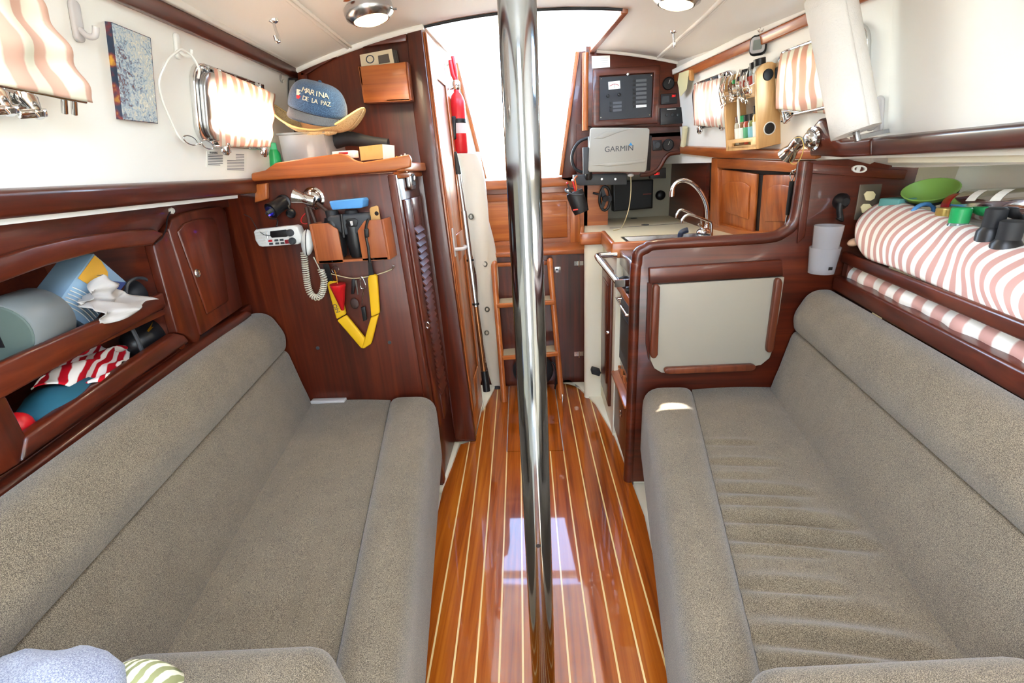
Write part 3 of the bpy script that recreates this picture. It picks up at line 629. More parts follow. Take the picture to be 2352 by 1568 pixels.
# ================================================================ galley bulkhead and drop leaf
top = [(1438, 1110), (1447, 860), (1453, 640), (1457, 606), (1468, 583), (1486, 567), (1512, 558), (1650, 550), (1770, 542), (1803, 535), (1822, 520), (1833, 495), (1843, 435), (1852, 370)]
gu = [FG.uv(*p) for p in top]
gb = st(O('wall_galley_bulkhead', fpu(FG, [(gu[0][0], 0)] + gu + [(1.22, 1.215), (1.2, .9), (1.12, .3), (1.1, 0)], -.025, 0), WX, bev=.002))
path = [FG.P(u + (.012 if k < 4 else 0), v - (.008 if 5 <= k <= 8 else 0), -.012) for k, (u, v) in enumerate(gu)]
O('edge_moulding', B().tube(spline([FG.P(gu[0][0] + .012, 0, -.012)] + path, 4), .0205, 10), WX, gb, smooth=True)
O('frieze_panel', fp(FG, [(1868, 375), (2085, 391), (2078, 412), (1866, 398)], 0, .008), WX, gb, bev=.002)
O('upright', fp(FG, [(1853, 372), (1870, 374), (1850, 545), (1832, 560), (1836, 500)], 0, .008), WZ, gb, bev=.003)
LFW = wood('leaf_fiddle', '4A2012', '66301B', '7C4024', 'z')
lf = T('drop_leaf', 'cream drop leaf with three wooden fiddles folded against the galley bulkhead', 'table leaf')
O('hinge_board', fp(FG, [(1491, 616), (1797, 597), (1800, 634), (1492, 652)], 0, .022), WX, lf, bev=.004)
O('leaf_panel', fp(FG, [(1499, 655), (1802, 636), (1790, 720), (1776, 800), (1768, 822), (1748, 838), (1715, 844), (1545, 858), (1520, 856), (1503, 846), (1494, 826), (1494, 760)], .004, .022), mat('leaf_laminate', '9C9384', .5), lf, bev=.002)
O('back_edge', fp(FG, [(1488, 650), (1500, 650), (1496, 770), (1490, 826), (1484, 790)], 0, .012), WZ, lf)
O('fiddle', fp(FG, [(1500, 664), (1504, 654), (1512, 653), (1517, 660), (1512, 815), (1506, 824), (1498, 824), (1494, 815)], .022, .044), LFW, lf, bev=.006, seg=3)
O('fiddle', fp(FG, [(1783, 645), (1789, 639), (1796, 641), (1799, 650), (1778, 805), (1771, 811), (1763, 810), (1762, 800)], .022, .044), LFW, lf, bev=.006, seg=3)
O('fiddle', fp(FG, [(1526, 851), (1532, 846), (1729, 838), (1738, 841), (1735, 849), (1726, 853), (1538, 860), (1528, 858)], .022, .044), LFW, lf, bev=.005, seg=3)
# outlets and fittings on the bulkhead
g = T('wall_outlet', 'steel plate with two beige sockets on the dark bulkhead', 'outlet')
O('plate', fp(FG, [(1976, 424), (2027, 422), (2012, 504), (1962, 505)], 0, .004), mat('brushed_plate', '6E6558', .4, .8), g, bev=.001)
for x, y in ((1998, 450), (1990, 479)): O('socket', fp(FG, [(x - 13, y - 4), (x - 6, y - 11), (x + 8, y - 11), (x + 14, y - 4), (x + 11, y + 6), (x + 2, y + 11), (x - 9, y + 10)], .004, .008), mat('socket_beige', 'CDBE93', .5), g, bev=.001)
g = T('oval_vent', 'small oval white vent under the right shelf rail', 'vent')
O('rim', B().ring([FG.W(1972 + 17 * math.cos(t), 388 + 9 * math.sin(t), .008) for t in [i * .3927 for i in range(16)]], [FG.W(1972 + 12 * math.cos(t), 388 + 6 * math.sin(t), .008) for t in [i * .3927 for i in range(16)]], FG.w * .006), WHITE, g, smooth=40)
O('centre_bar', fp(FG, [(1970, 381), (1979, 380), (1974, 396), (1965, 396)], .008, .013), WHITE, g)
g = T('wall_plug', 'black plug and cable hanging on the dark bulkhead beside the outlet', 'plug')
c = FG.W(1930, 462, .0); O('plug_body', B().lathe(c, FG.w, [(.026, 0), (.026, .01), (.018, .022), (.012, .03)], 14), BLACK, g, smooth=True)
O('plug_tail', B().tube(spline([FG.W(x, y, .02) for x, y in ((1930, 466), (1928, 482), (1930, 500), (1927, 506))], 4), [.009] * 9 + [.011, .013, .013, .012], 8), BLACK, g, smooth=True)
g = T('cup_holder', 'translucent plastic cup holder with a drinking cup on the bulkhead above the settee', 'cup')
FROST = film('frosted_plastic', 'CFCDD2', .6)
s_ = sc(FG.W(1888, 560, .05)); zb, zt = FG.uv(1888, 626, .05)[1], FG.uv(1888, 518, .05)[1]; c = FG.P(FG.uv(1890, 600, .05)[0], zb, .05)
rh = 32 * s_
O('holder', B().lathe(c, (0, 0, 1), [(.001, .003), (rh * .80, .003), (rh * .84, 0), (rh * 1.0, (zt - zb) * .55), (rh * .96, (zt - zb) * .55), (rh * .80, .006), (.001, .006)], 24), FROST, g, smooth=50)
O('cup', B().lathe(c + V((0, 0, .012)), (0, 0, 1), [(.001, .0), (rh * .72, 0), (rh * .93, (zt - zb) - .012), (rh * .90, (zt - zb) - .012), (rh * .70, .003), (.001, .003)], 24), FROST, g, smooth=50)
O('sticker', B().ob(c + V((.004, -rh * .9, .022)), (.006, 0, 0), (0, .0008, 0), (0, 0, .005)), BLACK, g)
O('mount', B().box(c + V((-.012, rh * .9, .02)), c + V((.012, .05, .05))), FROST, g)
# ================================================================ shelf behind the right settee
FQ = Fr((1.03, 1.65, 0), (.15, 1, 0), (0, 0, 1), (-1, 0, 0))
for nm, lab, v0, v1, w0, w1 in (('shelf_rail', 'lower varnished rail directly above the right settee back', .798, .848, -.02, .022), ('shelf_rail', 'upper varnished rail holding the large striped bundle on the right shelf', .893, .928, -.006, .012)):
    t = T(nm, lab, 'rail', 'rails of the right shelf'); O('fascia', fb(FQ, -1.7, -.025, v0, v1, w0, w1), WY, t, bev=.007, seg=3)
sh = T('side_shelf', 'open shelf behind the right settee back carrying striped bundles', 'shelf')
O('lower_board', fb(FQ, -1.7, -.03, .80, .815, -.17, -.02), WY, sh); O('back_board', fb(FQ, -1.7, -.03, .55, .80, -.17, -.15), WY, sh); O('end_post', fb(FQ, -.06, -.03, .815, .893, -.02, .0), WZ, sh)
st(O('wall_right_hull', B().loft([[FQ.P(u, .7, -.19) , FQ.P(u, .95, -.24), FQ.P(u, 1.26, -.27), FQ.P(u, 1.26, -.29), FQ.P(u, .95, -.26), FQ.P(u, .7, -.21)] for u in (-1.9, -.03)]), CREAM))
st(O('wall_right_lower', fb(FQ, -2.6, -.03, -.05, .80, -.24, -.21), CREAM_S))
O('button', B().lathe(FQ.P(-.18, 1.10, -.255), FQ.w, [(.012, 0), (.012, .004), (.008, .006)], 12), WHITE, bpy.data.objects['wall_right_hull'])
st(O('wall_right_deck', B().prism([FRN.W(*p, .0) for p in ((1994, 358), (2352, 342), (3300, 297))] + [FRN.W(*p, -.13) for p in ((3300, 347), (2352, 377), (2100, 385), (1994, 381))], (.012, 0, .006)), CREAM)); st(O('wall_right_deck_aft', B().prism([FR.W(*p, .0) for p in ((1857, 360), (1998, 356))] + [FR.W(*p, -.13) for p in ((1998, 381), (1857, 368))], (.012, 0, .006)), CREAM))
# striped bundles
def even(a, n):
    l = [0]
    for i in range(1, len(a)): l.append(l[-1] + (a[i] - a[i - 1]).length)
    out = []; j = 1
    for k in range(n + 1):
        d = l[-1] * k / n
        while j < len(l) - 1 and l[j] < d: j += 1
        out.append(a[j - 1].lerp(a[j], (d - l[j - 1]) / max(1e-9, l[j] - l[j - 1])))
    return out
def bundle(botp, topp, wb, wt, bulge, n, lift):
    bo = even(spline([FQ.W(x, y, wb) for x, y in botp], 8), 90); to = even(spline([FQ.W(x, y, wt) for x, y in topp], 8), 90)
    def pick(a, u): x = u * (len(a) - 1); i = min(int(x), len(a) - 2); return a[i].lerp(a[i + 1], x - i)
    def fn(u0, v):
        u = min(1, max(0, u0 + .011 * math.sin(7 * v + 14 * u0) * min(1, 12 * u0, 12 * (1 - u0))))
        A, C_ = pick(bo, max(0, u - .03 + .03 * u)), pick(to, min(1, u + .06 * (1 - u)))
        if v <= .7:
            k = v / .7; p = A.lerp(C_, k); s_ = math.sin(math.pi * k) ** .8
            return p + FQ.w * (bulge * s_ + .004 * math.sin(22 * u + 3 * k) * s_ + .001 * math.sin(60 * u - 9 * k) * s_) + V((0, 0, lift * s_))
        k = (v - .7) / .3; return C_ + FQ.w * (-.11 * k) + V((0, 0, .012 * math.sin(math.pi * k) - .10 * k * k))
    return fn
b = B().grid(150, 40, bundle([(1968, 560), (1990, 592), (2050, 614), (2130, 648), (2230, 692), (2352, 745), (2420, 775), (2900, 983)], [(2003, 455), (2052, 468), (2110, 488), (2180, 512), (2240, 533), (2310, 562), (2420, 600), (2900, 766)], .0, -.10, .03, 0, .006))
nz = len(b.v)
tag(O('striped_bundle', b, CLOTH, smooth=True, solid=.002), 'big pink and white striped cloth bundle resting on the upper rail', 'cloth')
def roll(u, v):
    y = -1.6 + 1.56 * u; a = -1.2 + 3.6 * v; r = .036 + .004 * math.sin(40 * u + 3 * v) + .003 * math.sin(90 * u)
    return FQ.P(y, .855 + r * math.sin(a) * 1.0, -.045 + r * math.cos(a))
b = B().grid(90, 14, roll)
tag(O('striped_roll', b, CLOTH2, smooth=True, solid=.003), 'narrow pink and white striped roll between the two right shelf rails', 'cloth')
c = FQ.W(1962, 556, -.01)
tag(O('drawstring_knot', B().ell(c, (.02, .0, .006), (0, .016, 0), (-.004, 0, .012), 14, 8), mat('peach_cloth', 'C9A183', .8), smooth=True), 'peach coloured knotted cloth end poking out beside the striped bundle', 'cloth')
# things stowed behind the bundle
def jar(name, label, cat, base, prof, m, capprof, cm, group=None, ax=(0, 0, 1), bn='body', cn='cap'):
    g = T(name, label, cat, group); O(bn, B().lathe(base, ax, prof, 18), m, g, smooth=40); O(cn, B().lathe(base, ax, capprof, 18), cm, g, smooth=40); return g
def onq2(px, py, w_): return FQ.W(px, py, w_)
GLS = mat('dark_glass', '1B2420', .1, spec=.6)
p = onq2(2199, 520, -.11); jar('bottle', 'bottle with bright green cap behind the striped bundle', 'bottle', p - V((0, 0, .08)), [(.022, 0), (.023, .05), (.022, .085), (.017, .095)], mat('clear_bottle', '6E7C78', .2), [(.021, .09), (.0215, .125), (.019, .128)], GREEN)
p = onq2(2165, 505, -.13); jar('jar', 'jar with ribbed gold cap behind the striped bundle', 'jar', p - V((0, 0, .08)), [(.02, 0), (.021, .08), (.018, .09)], GLS, [(.0195, .088), (.0205, .092), (.0195, .096), (.0205, .1), (.0195, .104), (.0205, .108), (.0195, .112)], mat('gold_cap', 'B89E5A', .35, .6))
for x, y, r, h_, lab in ((2275, 535, .026, .12, 'black bottle with wide cap in front of the steel flask'), (2312, 560, .028, .115, 'black ribbed bottle nearest the camera behind the striped bundle')):
    p = onq2(x, y, -.10); jar('bottle', lab, 'bottle', p - V((0, 0, .08)), [(r, 0), (r, h_ * .7), (r * .7, h_ * .8)], BLACK, [(r * .75, h_ * .78), (r * .78, h_ * 1.12), (r * .6, h_ * 1.15)], BLK2)
g = T('steel_flask', 'polished steel flask with white stickers lying on the right shelf', 'flask')
a, c = FQ.W(2420, 474, -.15), FQ.W(2238, 472, -.18); d = (c - a).normalized()
O('flask_body', B().lathe(a, d, [(.04, 0), (.043, .01), (.043, .30), (.034, .33), (.03, .34)], 24), CHROME, g, smooth=40)
O('flask_cap', B().lathe(a, d, [(.033, .338), (.033, .375), (.03, .38)], 24), RED, g, smooth=40)
for k in (.1, .2): O('sticker', B().loft([[a + d * (k + .04 * s2) + (V((0, 0, 1)) * math.sin(t) + d.cross(V((0, 0, 1))).normalized() * -math.cos(t)) * .0436 for t in (.3, .5, .7, .9, 1.1)] for s2 in (0, 1)], caps=False, closed=False), PAPER, g)
g = T('mixing_bowl', 'lime green bowl with black underside leaning on the right shelf', 'bowl')
c = onq2(2135, 462, -.19); axv = (V((-.35, -.25, .9))).normalized()
O('bowl_inside', B().lathe(c, axv, [(.001, .0), (.03, .004), (.055, .018), (.07, .04), (.066, .041), (.05, .022), (.03, .008), (.001, .004)], 28), mat('lime_plastic', '8DB95A', .35), g, smooth=50)
O('bowl_outside', B().lathe(c - axv * .002, axv, [(.001, -.002), (.032, .001), (.057, .016), (.066, .03), (.055, .018), (.001, .0)], 28), BLACK, g, smooth=50)
g = T('tub', 'blue plastic ring lid standing behind the striped bundle', 'lid'); c = onq2(2120, 486, -.14)
O('lid_ring', B().tube([c + V((.045 * math.cos(t), .02 * math.cos(t), .022 * math.sin(t))) for t in [i * .3142 for i in range(20)]], .006, 8, True), BLUE, g, smooth=True)
O('lid_disc', B().lathe(c - V((0, 0, .02)), (0, 0, 1), [(.04, 0), (.042, .012), (.04, .014)], 20), mat('steel_blue', '6E93B8', .4), g, smooth=40)
p = onq2(2062, 462, -.12); tag(O('food_box', B().ob(p - V((0, 0, .02)), (.035, .01, 0), (-.01, .03, 0), (0, 0, .03)), mat('sea_green_box', '5E9A96', .5), bev=.004), 'small sea-green box at the far end of the right shelf', 'box')
# ================================================================ rail above the sliding cupboard and lamp end piece
t = T('shelf_rail', 'varnished rail below the spice rack, above the sliding cupboard doors', 'rail')
O('fascia', fp(FR, [(1560, 336), (1670, 341), (1800, 345), (1875, 345), (1872, 366), (1800, 366), (1650, 363), (1562, 353)], -.005, .02), TY, t, bev=.004)
t = T('shelf_rail', 'long varnished rail below the paper towel with an upswept rounded end', 'rail')
O('upswept_end', fp(FR, [(1858, 358), (1861, 310), (1868, 287), (1880, 273), (1890, 275), (1898, 290), (1906, 310), (1930, 325), (2000, 318.5), (2000, 359), (1930, 362)], -.005, .03), WY, t, bev=.008, seg=3)
O('fascia', fp(FRN, [(1992, 319), (2150, 304), (2352, 284), (3300, 190), (3300, 298), (2352, 343), (2100, 355), (1992, 359.5)], -.03, .03), WY, t, bev=.008, seg=3)
# sliding cupboard
su = T('sliding_cupboard', 'varnished cupboard with two arched sliding doors above the galley worktop', 'cupboard')
def rb(name, pts, w0, w1, m, bev=.003, par=su): return O(name, fp(FR, pts, w0, w1), m, par, bev=bev)
rb('top_rail', [(1634, 363), (1856, 372), (1852, 398), (1645, 386)], -.02, .012, TY); rb('end_stile', [(1634, 363), (1648, 364), (1652, 520), (1630, 508)], -.02, .012, TZ)
rb('bottom_rail', [(1630, 508), (1722, 533), (1850, 535), (1850, 560), (1720, 560), (1630, 530)], -.02, .01, TY)
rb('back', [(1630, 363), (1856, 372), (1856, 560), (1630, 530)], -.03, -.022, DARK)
d1 = rb('door', [(1647, 387), (1738, 400), (1730, 533), (1640, 510)], -.018, -.006, TZ); d2 = rb('door', [(1752, 402), (1832, 402), (1826, 535), (1742, 535)], -.018, .0, TZ)
rb('raised_panel', [(1660, 426), (1670, 418), (1690, 416), (1710, 420), (1720, 428), (1717, 504), (1664, 486)], -.006, .001, TZ, .003, d1)
rb('raised_panel', [(1762, 434), (1775, 425), (1795, 423), (1815, 428), (1822, 438), (1815, 510), (1756, 508)], 0, .006, TZ, .003, d2)
rb('finger_groove', [(1645, 424), (1649, 424), (1649, 470), (1645, 470)], -.005, -.003, DARK, .0, d1)
rb('dark_gap', [(1737, 400), (1752, 402), (1746, 535), (1730, 533)], -.0215, -.019, DARK, 0)
# open locker beside it
FRi = Fr(FR.P(0, 0, -.2), FR.u, FR.v, FR.w)
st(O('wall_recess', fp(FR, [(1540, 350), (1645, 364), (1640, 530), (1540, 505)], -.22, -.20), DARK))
g = T('plate_rack', 'dark wooden plate rack with two curved dividers in the recess beside the cupboard', 'rack')
O('divider', fp(FR, [(1583, 398), (1600, 392), (1612, 408), (1612, 440), (1604, 452), (1590, 450)], -.10, -.085), TZ, g, bev=.002); O('divider', fp(FR, [(1614, 404), (1634, 396), (1636, 455), (1620, 450)], -.10, -.085), TZ, g, bev=.002)
O('rack_rail', fp(FR, [(1560, 438), (1636, 452), (1636, 466), (1560, 452)], -.09, -.075), TY, g, bev=.002); O('rack_floor', fp(FR, [(1556, 480), (1640, 500), (1640, 512), (1556, 490)], -.10, -.03), TY, g)
tag(O('tea_tin', B().lathe(FR.W(1568, 488, -.1), (0, 0, 1), [(.03, 0), (.03, .05), (.02, .06)], 14), mat('olive_tin', '7A6E4E', .4), smooth=40), 'small olive tin in the dark recess behind the tap', 'tin')
# grill fork hanging on its hook
g = T('grill_lighter', 'long lighter with a black handle hanging from a hook by the cupboard', 'lighter')
O('handle', B().tube([FR.W(1819, 417, .03), FR.W(1817, 440, .03), FR.W(1813, 470, .03), FR.W(1809, 492, .03)], [.009, .010, .010, .008], 8), BLACK, g, smooth=True)
O('shaft', B().tube([FR.W(1809, 491, .03), FR.W(1801, 533, .03)], .005, 8), STEEL, g, smooth=True)
O('hanger_loop', B().tube(spline([FR.W(x, y, .03) for x, y in ((1819, 416), (1815, 402), (1821, 392), (1825, 402), (1820, 414))], 4), .002, 6), STEEL, g, smooth=True)
O('hook', B().tube(spline([FR.W(x, y, w_) for x, y, w_ in ((1836, 386, .01), (1830, 388, .03), (1822, 392, .035), (1822, 397, .03))], 4), .003, 6), CHROME, g, smooth=True)
# ================================================================ worktop, sink, stove
wt = T('worktop', 'cream galley worktop with rounded wooden edging around the sink', 'worktop')
CTOP = mat('worktop_laminate', 'DCD2B4', .35)
O('icebox_top', B().prism([(.235, 2.40, .88), (.96, 2.40, .88), (.92, 3.2, .88), (.32, 3.2, .88)], (0, 0, .022)), CTOP, wt)
b = B()
sk = dict(x0=.42, x1=.80, y0=2.085, y1=2.33)
for lo, hi in (((.33, 2.03, .88), (.98, sk['y0'], .902)), ((.33, sk['y1'], .88), (.98, 2.40, .902)), ((.33, sk['y0'], .88), (sk['x0'], sk['y1'], .902)), ((sk['x1'], sk['y0'], .88), (.98, sk['y1'], .902))): b.box(lo, hi)
O('sink_top', b, CTOP, wt)
O('edging', B().prism([(.31, 2.01, .865), (.96, 2.01, .865), (.96, 2.03, .865), (.31, 2.03, .865)], (0, 0, .067)), TX, wt, bev=.008, seg=3)
O('edging', B().prism([(.31, 2.02, .865), (.33, 2.02, .865), (.34, 2.40, .865), (.318, 2.40, .865)], (0, 0, .067)), TY, wt, bev=.007, seg=3)
O('edging', B().prism([(.215, 2.385, .865), (.33, 2.385, .865), (.33, 2.405, .865), (.215, 2.405, .865)], (0, 0, .062)), TX, wt, bev=.008, seg=3)
O('edging', B().prism([(.212, 2.39, .865), (.232, 2.39, .865), (.262, 2.66, .865), (.242, 2.66, .865)], (0, 0, .062)), TY, wt, bev=.008, seg=3)
for x, y in ((1456, 501), (1482, 516)):
    c = at(x, y, Z=.903); O('lid_grip', B().lathe(c, (0, 0, 1), [(.022, -.003), (.022, .001), (.016, .0015)], 14), DGREY, wt)
for a, c in (((1385, 497), (1560, 490)), ((1400, 524), (1580, 512))): O('lid_joint', B().tube([at(*a, Z=.902), at(*c, Z=.902)], .0015, 4), DGREY, wt)
sn = T('sink', 'stainless steel sink let into the galley worktop', 'sink')
o4 = [(sk['x0'], sk['y0']), (sk['x1'], sk['y0']), (sk['x1'], sk['y1']), (sk['x0'], sk['y1'])]
O('rim', B().ring([(x + (-.014 if x < .6 else .014), y + (-.014 if y < 2.2 else .014), .9025) for x, y in o4], [(x, y, .9025) for x, y in o4], (0, 0, .003)), STEEL, sn, bev=.001)
i4 = [(x + (.02 if x < .6 else -.02), y + (.02 if y < 2.2 else -.02)) for x, y in o4]
b = B(); b.add([(x, y, .904) for x, y in o4] + [(x, y, .76) for x, y in i4], [(0, 1, 5, 4), (1, 2, 6, 5), (2, 3, 7, 6), (3, 0, 4, 7), (4, 5, 6, 7)]); O('bowl', b, STEEL, sn, solid=.002)
st(O('wall_galley_column', B().prism([V((x, y, .0)) for x, y in rpoly([(.235, 2.405), (.335, 2.405), (.335, 2.62), (.262, 2.62)], [.03, .01, .01, .02], 5)], (0, 0, .87)), CREAM_S, smooth=40))
GF = Fr((.335, 2.03, 0), (0, 1, 0), (0, 0, 1), (-1, 0, 0))          # galley fronts facing the aisle
st(O('wall_galley_front', fb(GF, .0, .38, 0, .87, -.02, 0), CREAM_S)); st(O('wall_galley_end', B().box((.335, 2.01, 0), (.95, 2.03, .865)), CREAM_S))
cdr = T('cupboard_door', 'narrow dark wooden cupboard door under the sink, facing the sole', 'door')
O('door_panel', fb(GF, .05, .33, .12, .80, 0, .014), WZ, cdr, bev=.003); O('raised_panel', fb(GF, .10, .28, .22, .72, .014, .02), WZ, cdr, bev=.004); O('knob', B().lathe(GF.P(.07, .50, .014), GF.w, [(.008, 0), (.008, .01), (.004, .014)], 10), CHROME, cdr, smooth=True)
# stove
sv = T('stove', 'stainless steel galley stove between worktop and bulkhead', 'stove')
SVF = Fr((.36, 1.69, 0), (0, 1, 0), (0, 0, 1), (-1, 0, 0))
O('body', B().box((.36, 1.70, .38), (.86, 2.0, .84)), STEEL, sv, bev=.004); O('cooktop', B().box((.345, 1.69, .84), (.87, 2.0, .90)), STEEL, sv, bev=.004)
for k in range(5): O('grate_bar', B().tube([(.40, 1.74 + .055 * k, .912), (.82, 1.74 + .055 * k, .912)], .004, 6), CHROME, sv, smooth=True)
for y in (1.76, 1.84, 1.92): O('control_knob', B().lathe((.36, y, .79), (-1, 0, 0), [(.019, 0), (.019, .012), (.014, .025), (.012, .03)], 14), BLACK, sv, smooth=50)
O('oven_door', B().box((.352, 1.71, .42), (.36, 1.99, .72)), DGREY, sv, bev=.003); O('oven_window', B().box((.349, 1.76, .48), (.352, 1.95, .64)), BLACK, sv); O('oven_handle', B().tube([(.352, 1.73, .70), (.33, 1.73, .70), (.33, 1.97, .70), (.352, 1.97, .70)], .006, 8), CHROME, sv, smooth=True)
g = T('grab_rail', 'polished steel grab rail in front of the stove', 'rail')
gp = [at(1408, 574, Y=2.02), at(1385, 580, Z=.865), at(1372, 586, Z=.865)]
c1, c2 = at(1371, 588, Y=2.0), at(1420, 650, Y=1.70)
O('rail_tube', B().tube(spline([V((.335, c1.y + .012, c1.z)), V((c1.x + .03, c1.y + .012, c1.z)), c1 + V((.006, .004, 0)), c1 + V((0, -.04, 0)), c1.lerp(c2, .5), c2 + V((0, .0, 0))], 5), .0125, 12), CHROME, g, smooth=True)
O('rail_bracket', B().prism([c2 + V((-.013, -.01, -.013)), V((.40, c2.y, c2.z - .013)), V((.40, c2.y, c2.z + .013)), c2 + V((-.013, -.01, .013))], (0, .012, 0)), CHROME, g)
g = T('guard_bar', 'short teak bar across the oven front', 'bar'); O('bar', B().prism([(.335, 1.69, .735), (.355, 1.69, .735), (.355, 1.69, .77), (.335, 1.69, .77)], (0, .33, 0)), TY, g, bev=.004)
g = T('pan_drawer', 'dark drawer with scalloped teak fiddle below the oven', 'drawer')
O('drawer_front', B().box((.34, 1.68, .05), (.36, 2.02, .33)), WY, g, bev=.003)
O('drawer_cap', B().prism([(.322, 1.675, .325), (.365, 1.675, .335), (.365, 1.675, .35), (.322, 1.675, .34)], (0, .345, 0)), TY, g, bev=.003)
O('scalloped_fiddle', B().prism([(.352, 1.68, .345)] + [(.352, 1.68 + .34 * i / 40, .365 + .012 * math.cos(i * .78)) for i in range(41)] + [(.352, 2.02, .345)], (.012, 0, 0)), TY, g)
O('finger_pull', B().tube([(.337, 1.83 + .014 * math.cos(t), .22 + .014 * math.sin(t)) for t in [i * .5236 for i in range(12)]], .003, 6, True), CHROME, g, smooth=True)
# pedal at the foot of the column
g = T('foot_pump', 'black foot pump pedal on the liner below the galley column', 'pedal')
c = at(1368, 852, Y=2.33); O('pedal', B().ob(c, (.022, 0, -.008), (0, .03, 0), (.004, 0, .012)), BLK2, g, bev=.005)
O('lever', B().tube([c + V((.02, 0, -.006)), c + V((.04, 0, -.02)), c + V((.045, 0, -.07))], .004, 6), STEEL, g, smooth=True)
# taps
tp = T('swan_neck_tap', 'chrome swan neck tap arching over the sink', 'tap')
pts = [at(x, y, Y=2.30) for x, y in ((1622, 530), (1625, 500), (1622, 470), (1610, 443), (1592, 423), (1572, 414), (1556, 418), (1546, 430), (1543, 445))]
O('spout', B().tube(spline(pts, 5), .0095, 10), CHROME, tp, smooth=True); O('nozzle', B().tube([pts[-1] + V((0, 0, .012)), pts[-1] + V((0, 0, -.012))], .0125, 10), CHROME, tp, smooth=40)
O('base', B().lathe((pts[0].x, pts[0].y, .903), (0, 0, 1), [(.024, 0), (.022, .015), (.012, .03), (.01, .05)], 14), CHROME, tp, smooth=50)
def tap(label, pix, Y, r, lever=None):
    g = T('pump_tap', label, 'tap'); pts = [at(x, y, Y=Y) for x, y in pix]; pts[0].z = .903
    O('spout', B().tube(spline(pts, 5), r, 8), CHROME, g, smooth=True); O('base', B().lathe((pts[0].x, pts[0].y, .903), (0, 0, 1), [(.02, 0), (.02, .012), (.01, .022)], 12), CHROME, g, smooth=50); return g
tap('small chrome tap with a hooked spout behind the sink, farthest left', ((1612, 530), (1612, 505), (1598, 497), (1574, 484), (1562, 482), (1555, 492), (1553, 500)), 2.24, .006)
tap('chrome pump tap with the long bent spout over the near sink edge', ((1634, 545), (1634, 514), (1622, 506), (1590, 494), (1577, 494), (1568, 503), (1565, 512)), 2.10, .006)
g = T('mixer_tap', 'squat chrome mixer body with lever beside the swan neck', 'tap'); c = at(1617, 528, Y=2.22)
O('mixer_body', B().ell((c.x, c.y, .925), (.034, 0, 0), (0, .028, 0), (0, 0, .022), 16, 10), CHROME, g, smooth=True); O('lever', B().tube([(c.x, c.y, .94), (c.x - .03, c.y - .01, .965)], [.007, .005], 8), CHROME, g, smooth=True)
g = T('hand_sprayer', 'dark blue hand sprayer standing on the near sink edge', 'sprayer'); c = at(1562, 544, Y=2.07); c.z = .905
O('stem', B().tube(spline([c, c + V((0, 0, .03)), c + V((.006, 0, .048)), c + V((.03, 0, .056))], 4), [.011] * 5 + [.012] * 4 + [.012] * 4, 10), mat('navy_plastic', '1A2740', .3), g, smooth=True); O('collar', B().lathe(c - V((0, 0, .002)), (0, 0, 1), [(.016, 0), (.016, .006), (.012, .01)], 12), CHROME, g, smooth=50)
# ================================================================ portlights and curtains
def portlight(label, fr, h, grp, bolts=True):
    g = T('portlight', label, 'window', grp); cu_, cv_ = (h[0] + h[1]) / 2, (h[2] + h[3]) / 2; w_, h_ = h[1] - h[0], h[3] - h[2]
    def rg(W_, H_, r): return rr(cu_, cv_, W_, H_, r, 6)
    a, i_ = rg(w_ + .045, h_ + .045, .055), rg(w_ - .012, h_ - .012, .04)
    O('outer_frame', B().ring([fr.P(*p, .0) for p in a], [fr.P(*p, .0) for p in i_], fr.w * .014), CHROME, g, bev=.003)
    a2, i2 = rg(w_ + .012, h_ + .012, .045), rg(w_ - .045, h_ - .045, .03)
    O('opening_frame', B().ring([fr.P(*p, .014) for p in a2], [fr.P(*p, .014) for p in i2], fr.w * .016), STEEL, g, bev=.003)
    O('pane', B().prism([fr.P(*p, .018) for p in i2], fr.w * .004), GLASS, g)
    for k in range(5):
        for v in (h[2] - .012, h[3] + .012): O('bolt', B().lathe(fr.P(h[0] + .03 + (w_ - .06) * k / 4, v, .014), fr.w, [(.007, 0), (.006, .005), (.003, .006)], 8), CHROME, g, smooth=True)
    for u in (h[0] + w_ * .2, h[0] + w_ * .85):
        d = O('dog', B().lathe(fr.P(u, h[2] - .008, .03), fr.v * -1, [(.011, 0), (.013, .01), (.009, .03), (.006, .034)], 10), CHROME, g, smooth=50)
        O('dog_wing', B().ob(fr.P(u, h[2] - .03, .03), fr.u * .024, fr.v * .006, fr.w * .004), CHROME, d, bev=.003)
        O('hinge_lug', B().ob(fr.P(u, h[3] + .005, .026), fr.u * .014, fr.v * .014, fr.w * .01), CHROME, g, bev=.004)
    return g
PG = 'opening portlights in the cabin sides'
pg = portlight('chrome portlight behind the near striped curtain on the left side', FL, PL1, PG)
O('lower_flange', fpu(FL, rr(-1.0, .17, .46, .07, .03, 5), .0, .022), CHROME, pg, bev=.006, seg=3)
for k, u in enumerate((-.795, -.845, -.90, -.955)):
    d = O('dog', B().lathe(FL.P(u, .165, .028), FL.w * .6 - FL.v, [(.012, 0), (.015, .012), (.009, .03), (.011, .036), (.006, .042)], 12), CHROME, pg, smooth=50)
    O('dog_wing', B().ob(FL.P(u - .01, .135, .045), FL.u * .026 + FL.v * .004, FL.v * .007, FL.w * .005), CHROME, d, bev=.003)
for u in (-.735, -.755): O('stay_rod', B().tube([FL.P(u, .168, .06), FL.P(u + .008, .142, .05)], .005, 8), CHROME, pg, smooth=True)
portlight('chrome portlight left of the hats, curtain half drawn', FL, PL2, PG)
portlight('chrome portlight farthest aft on the right side, before the instruments', FR, PR1, PG)
portlight('chrome portlight behind the paper towel roll', FR, PR2, PG)
portlight('chrome portlight at the right picture edge', FRN, PR3, PG)
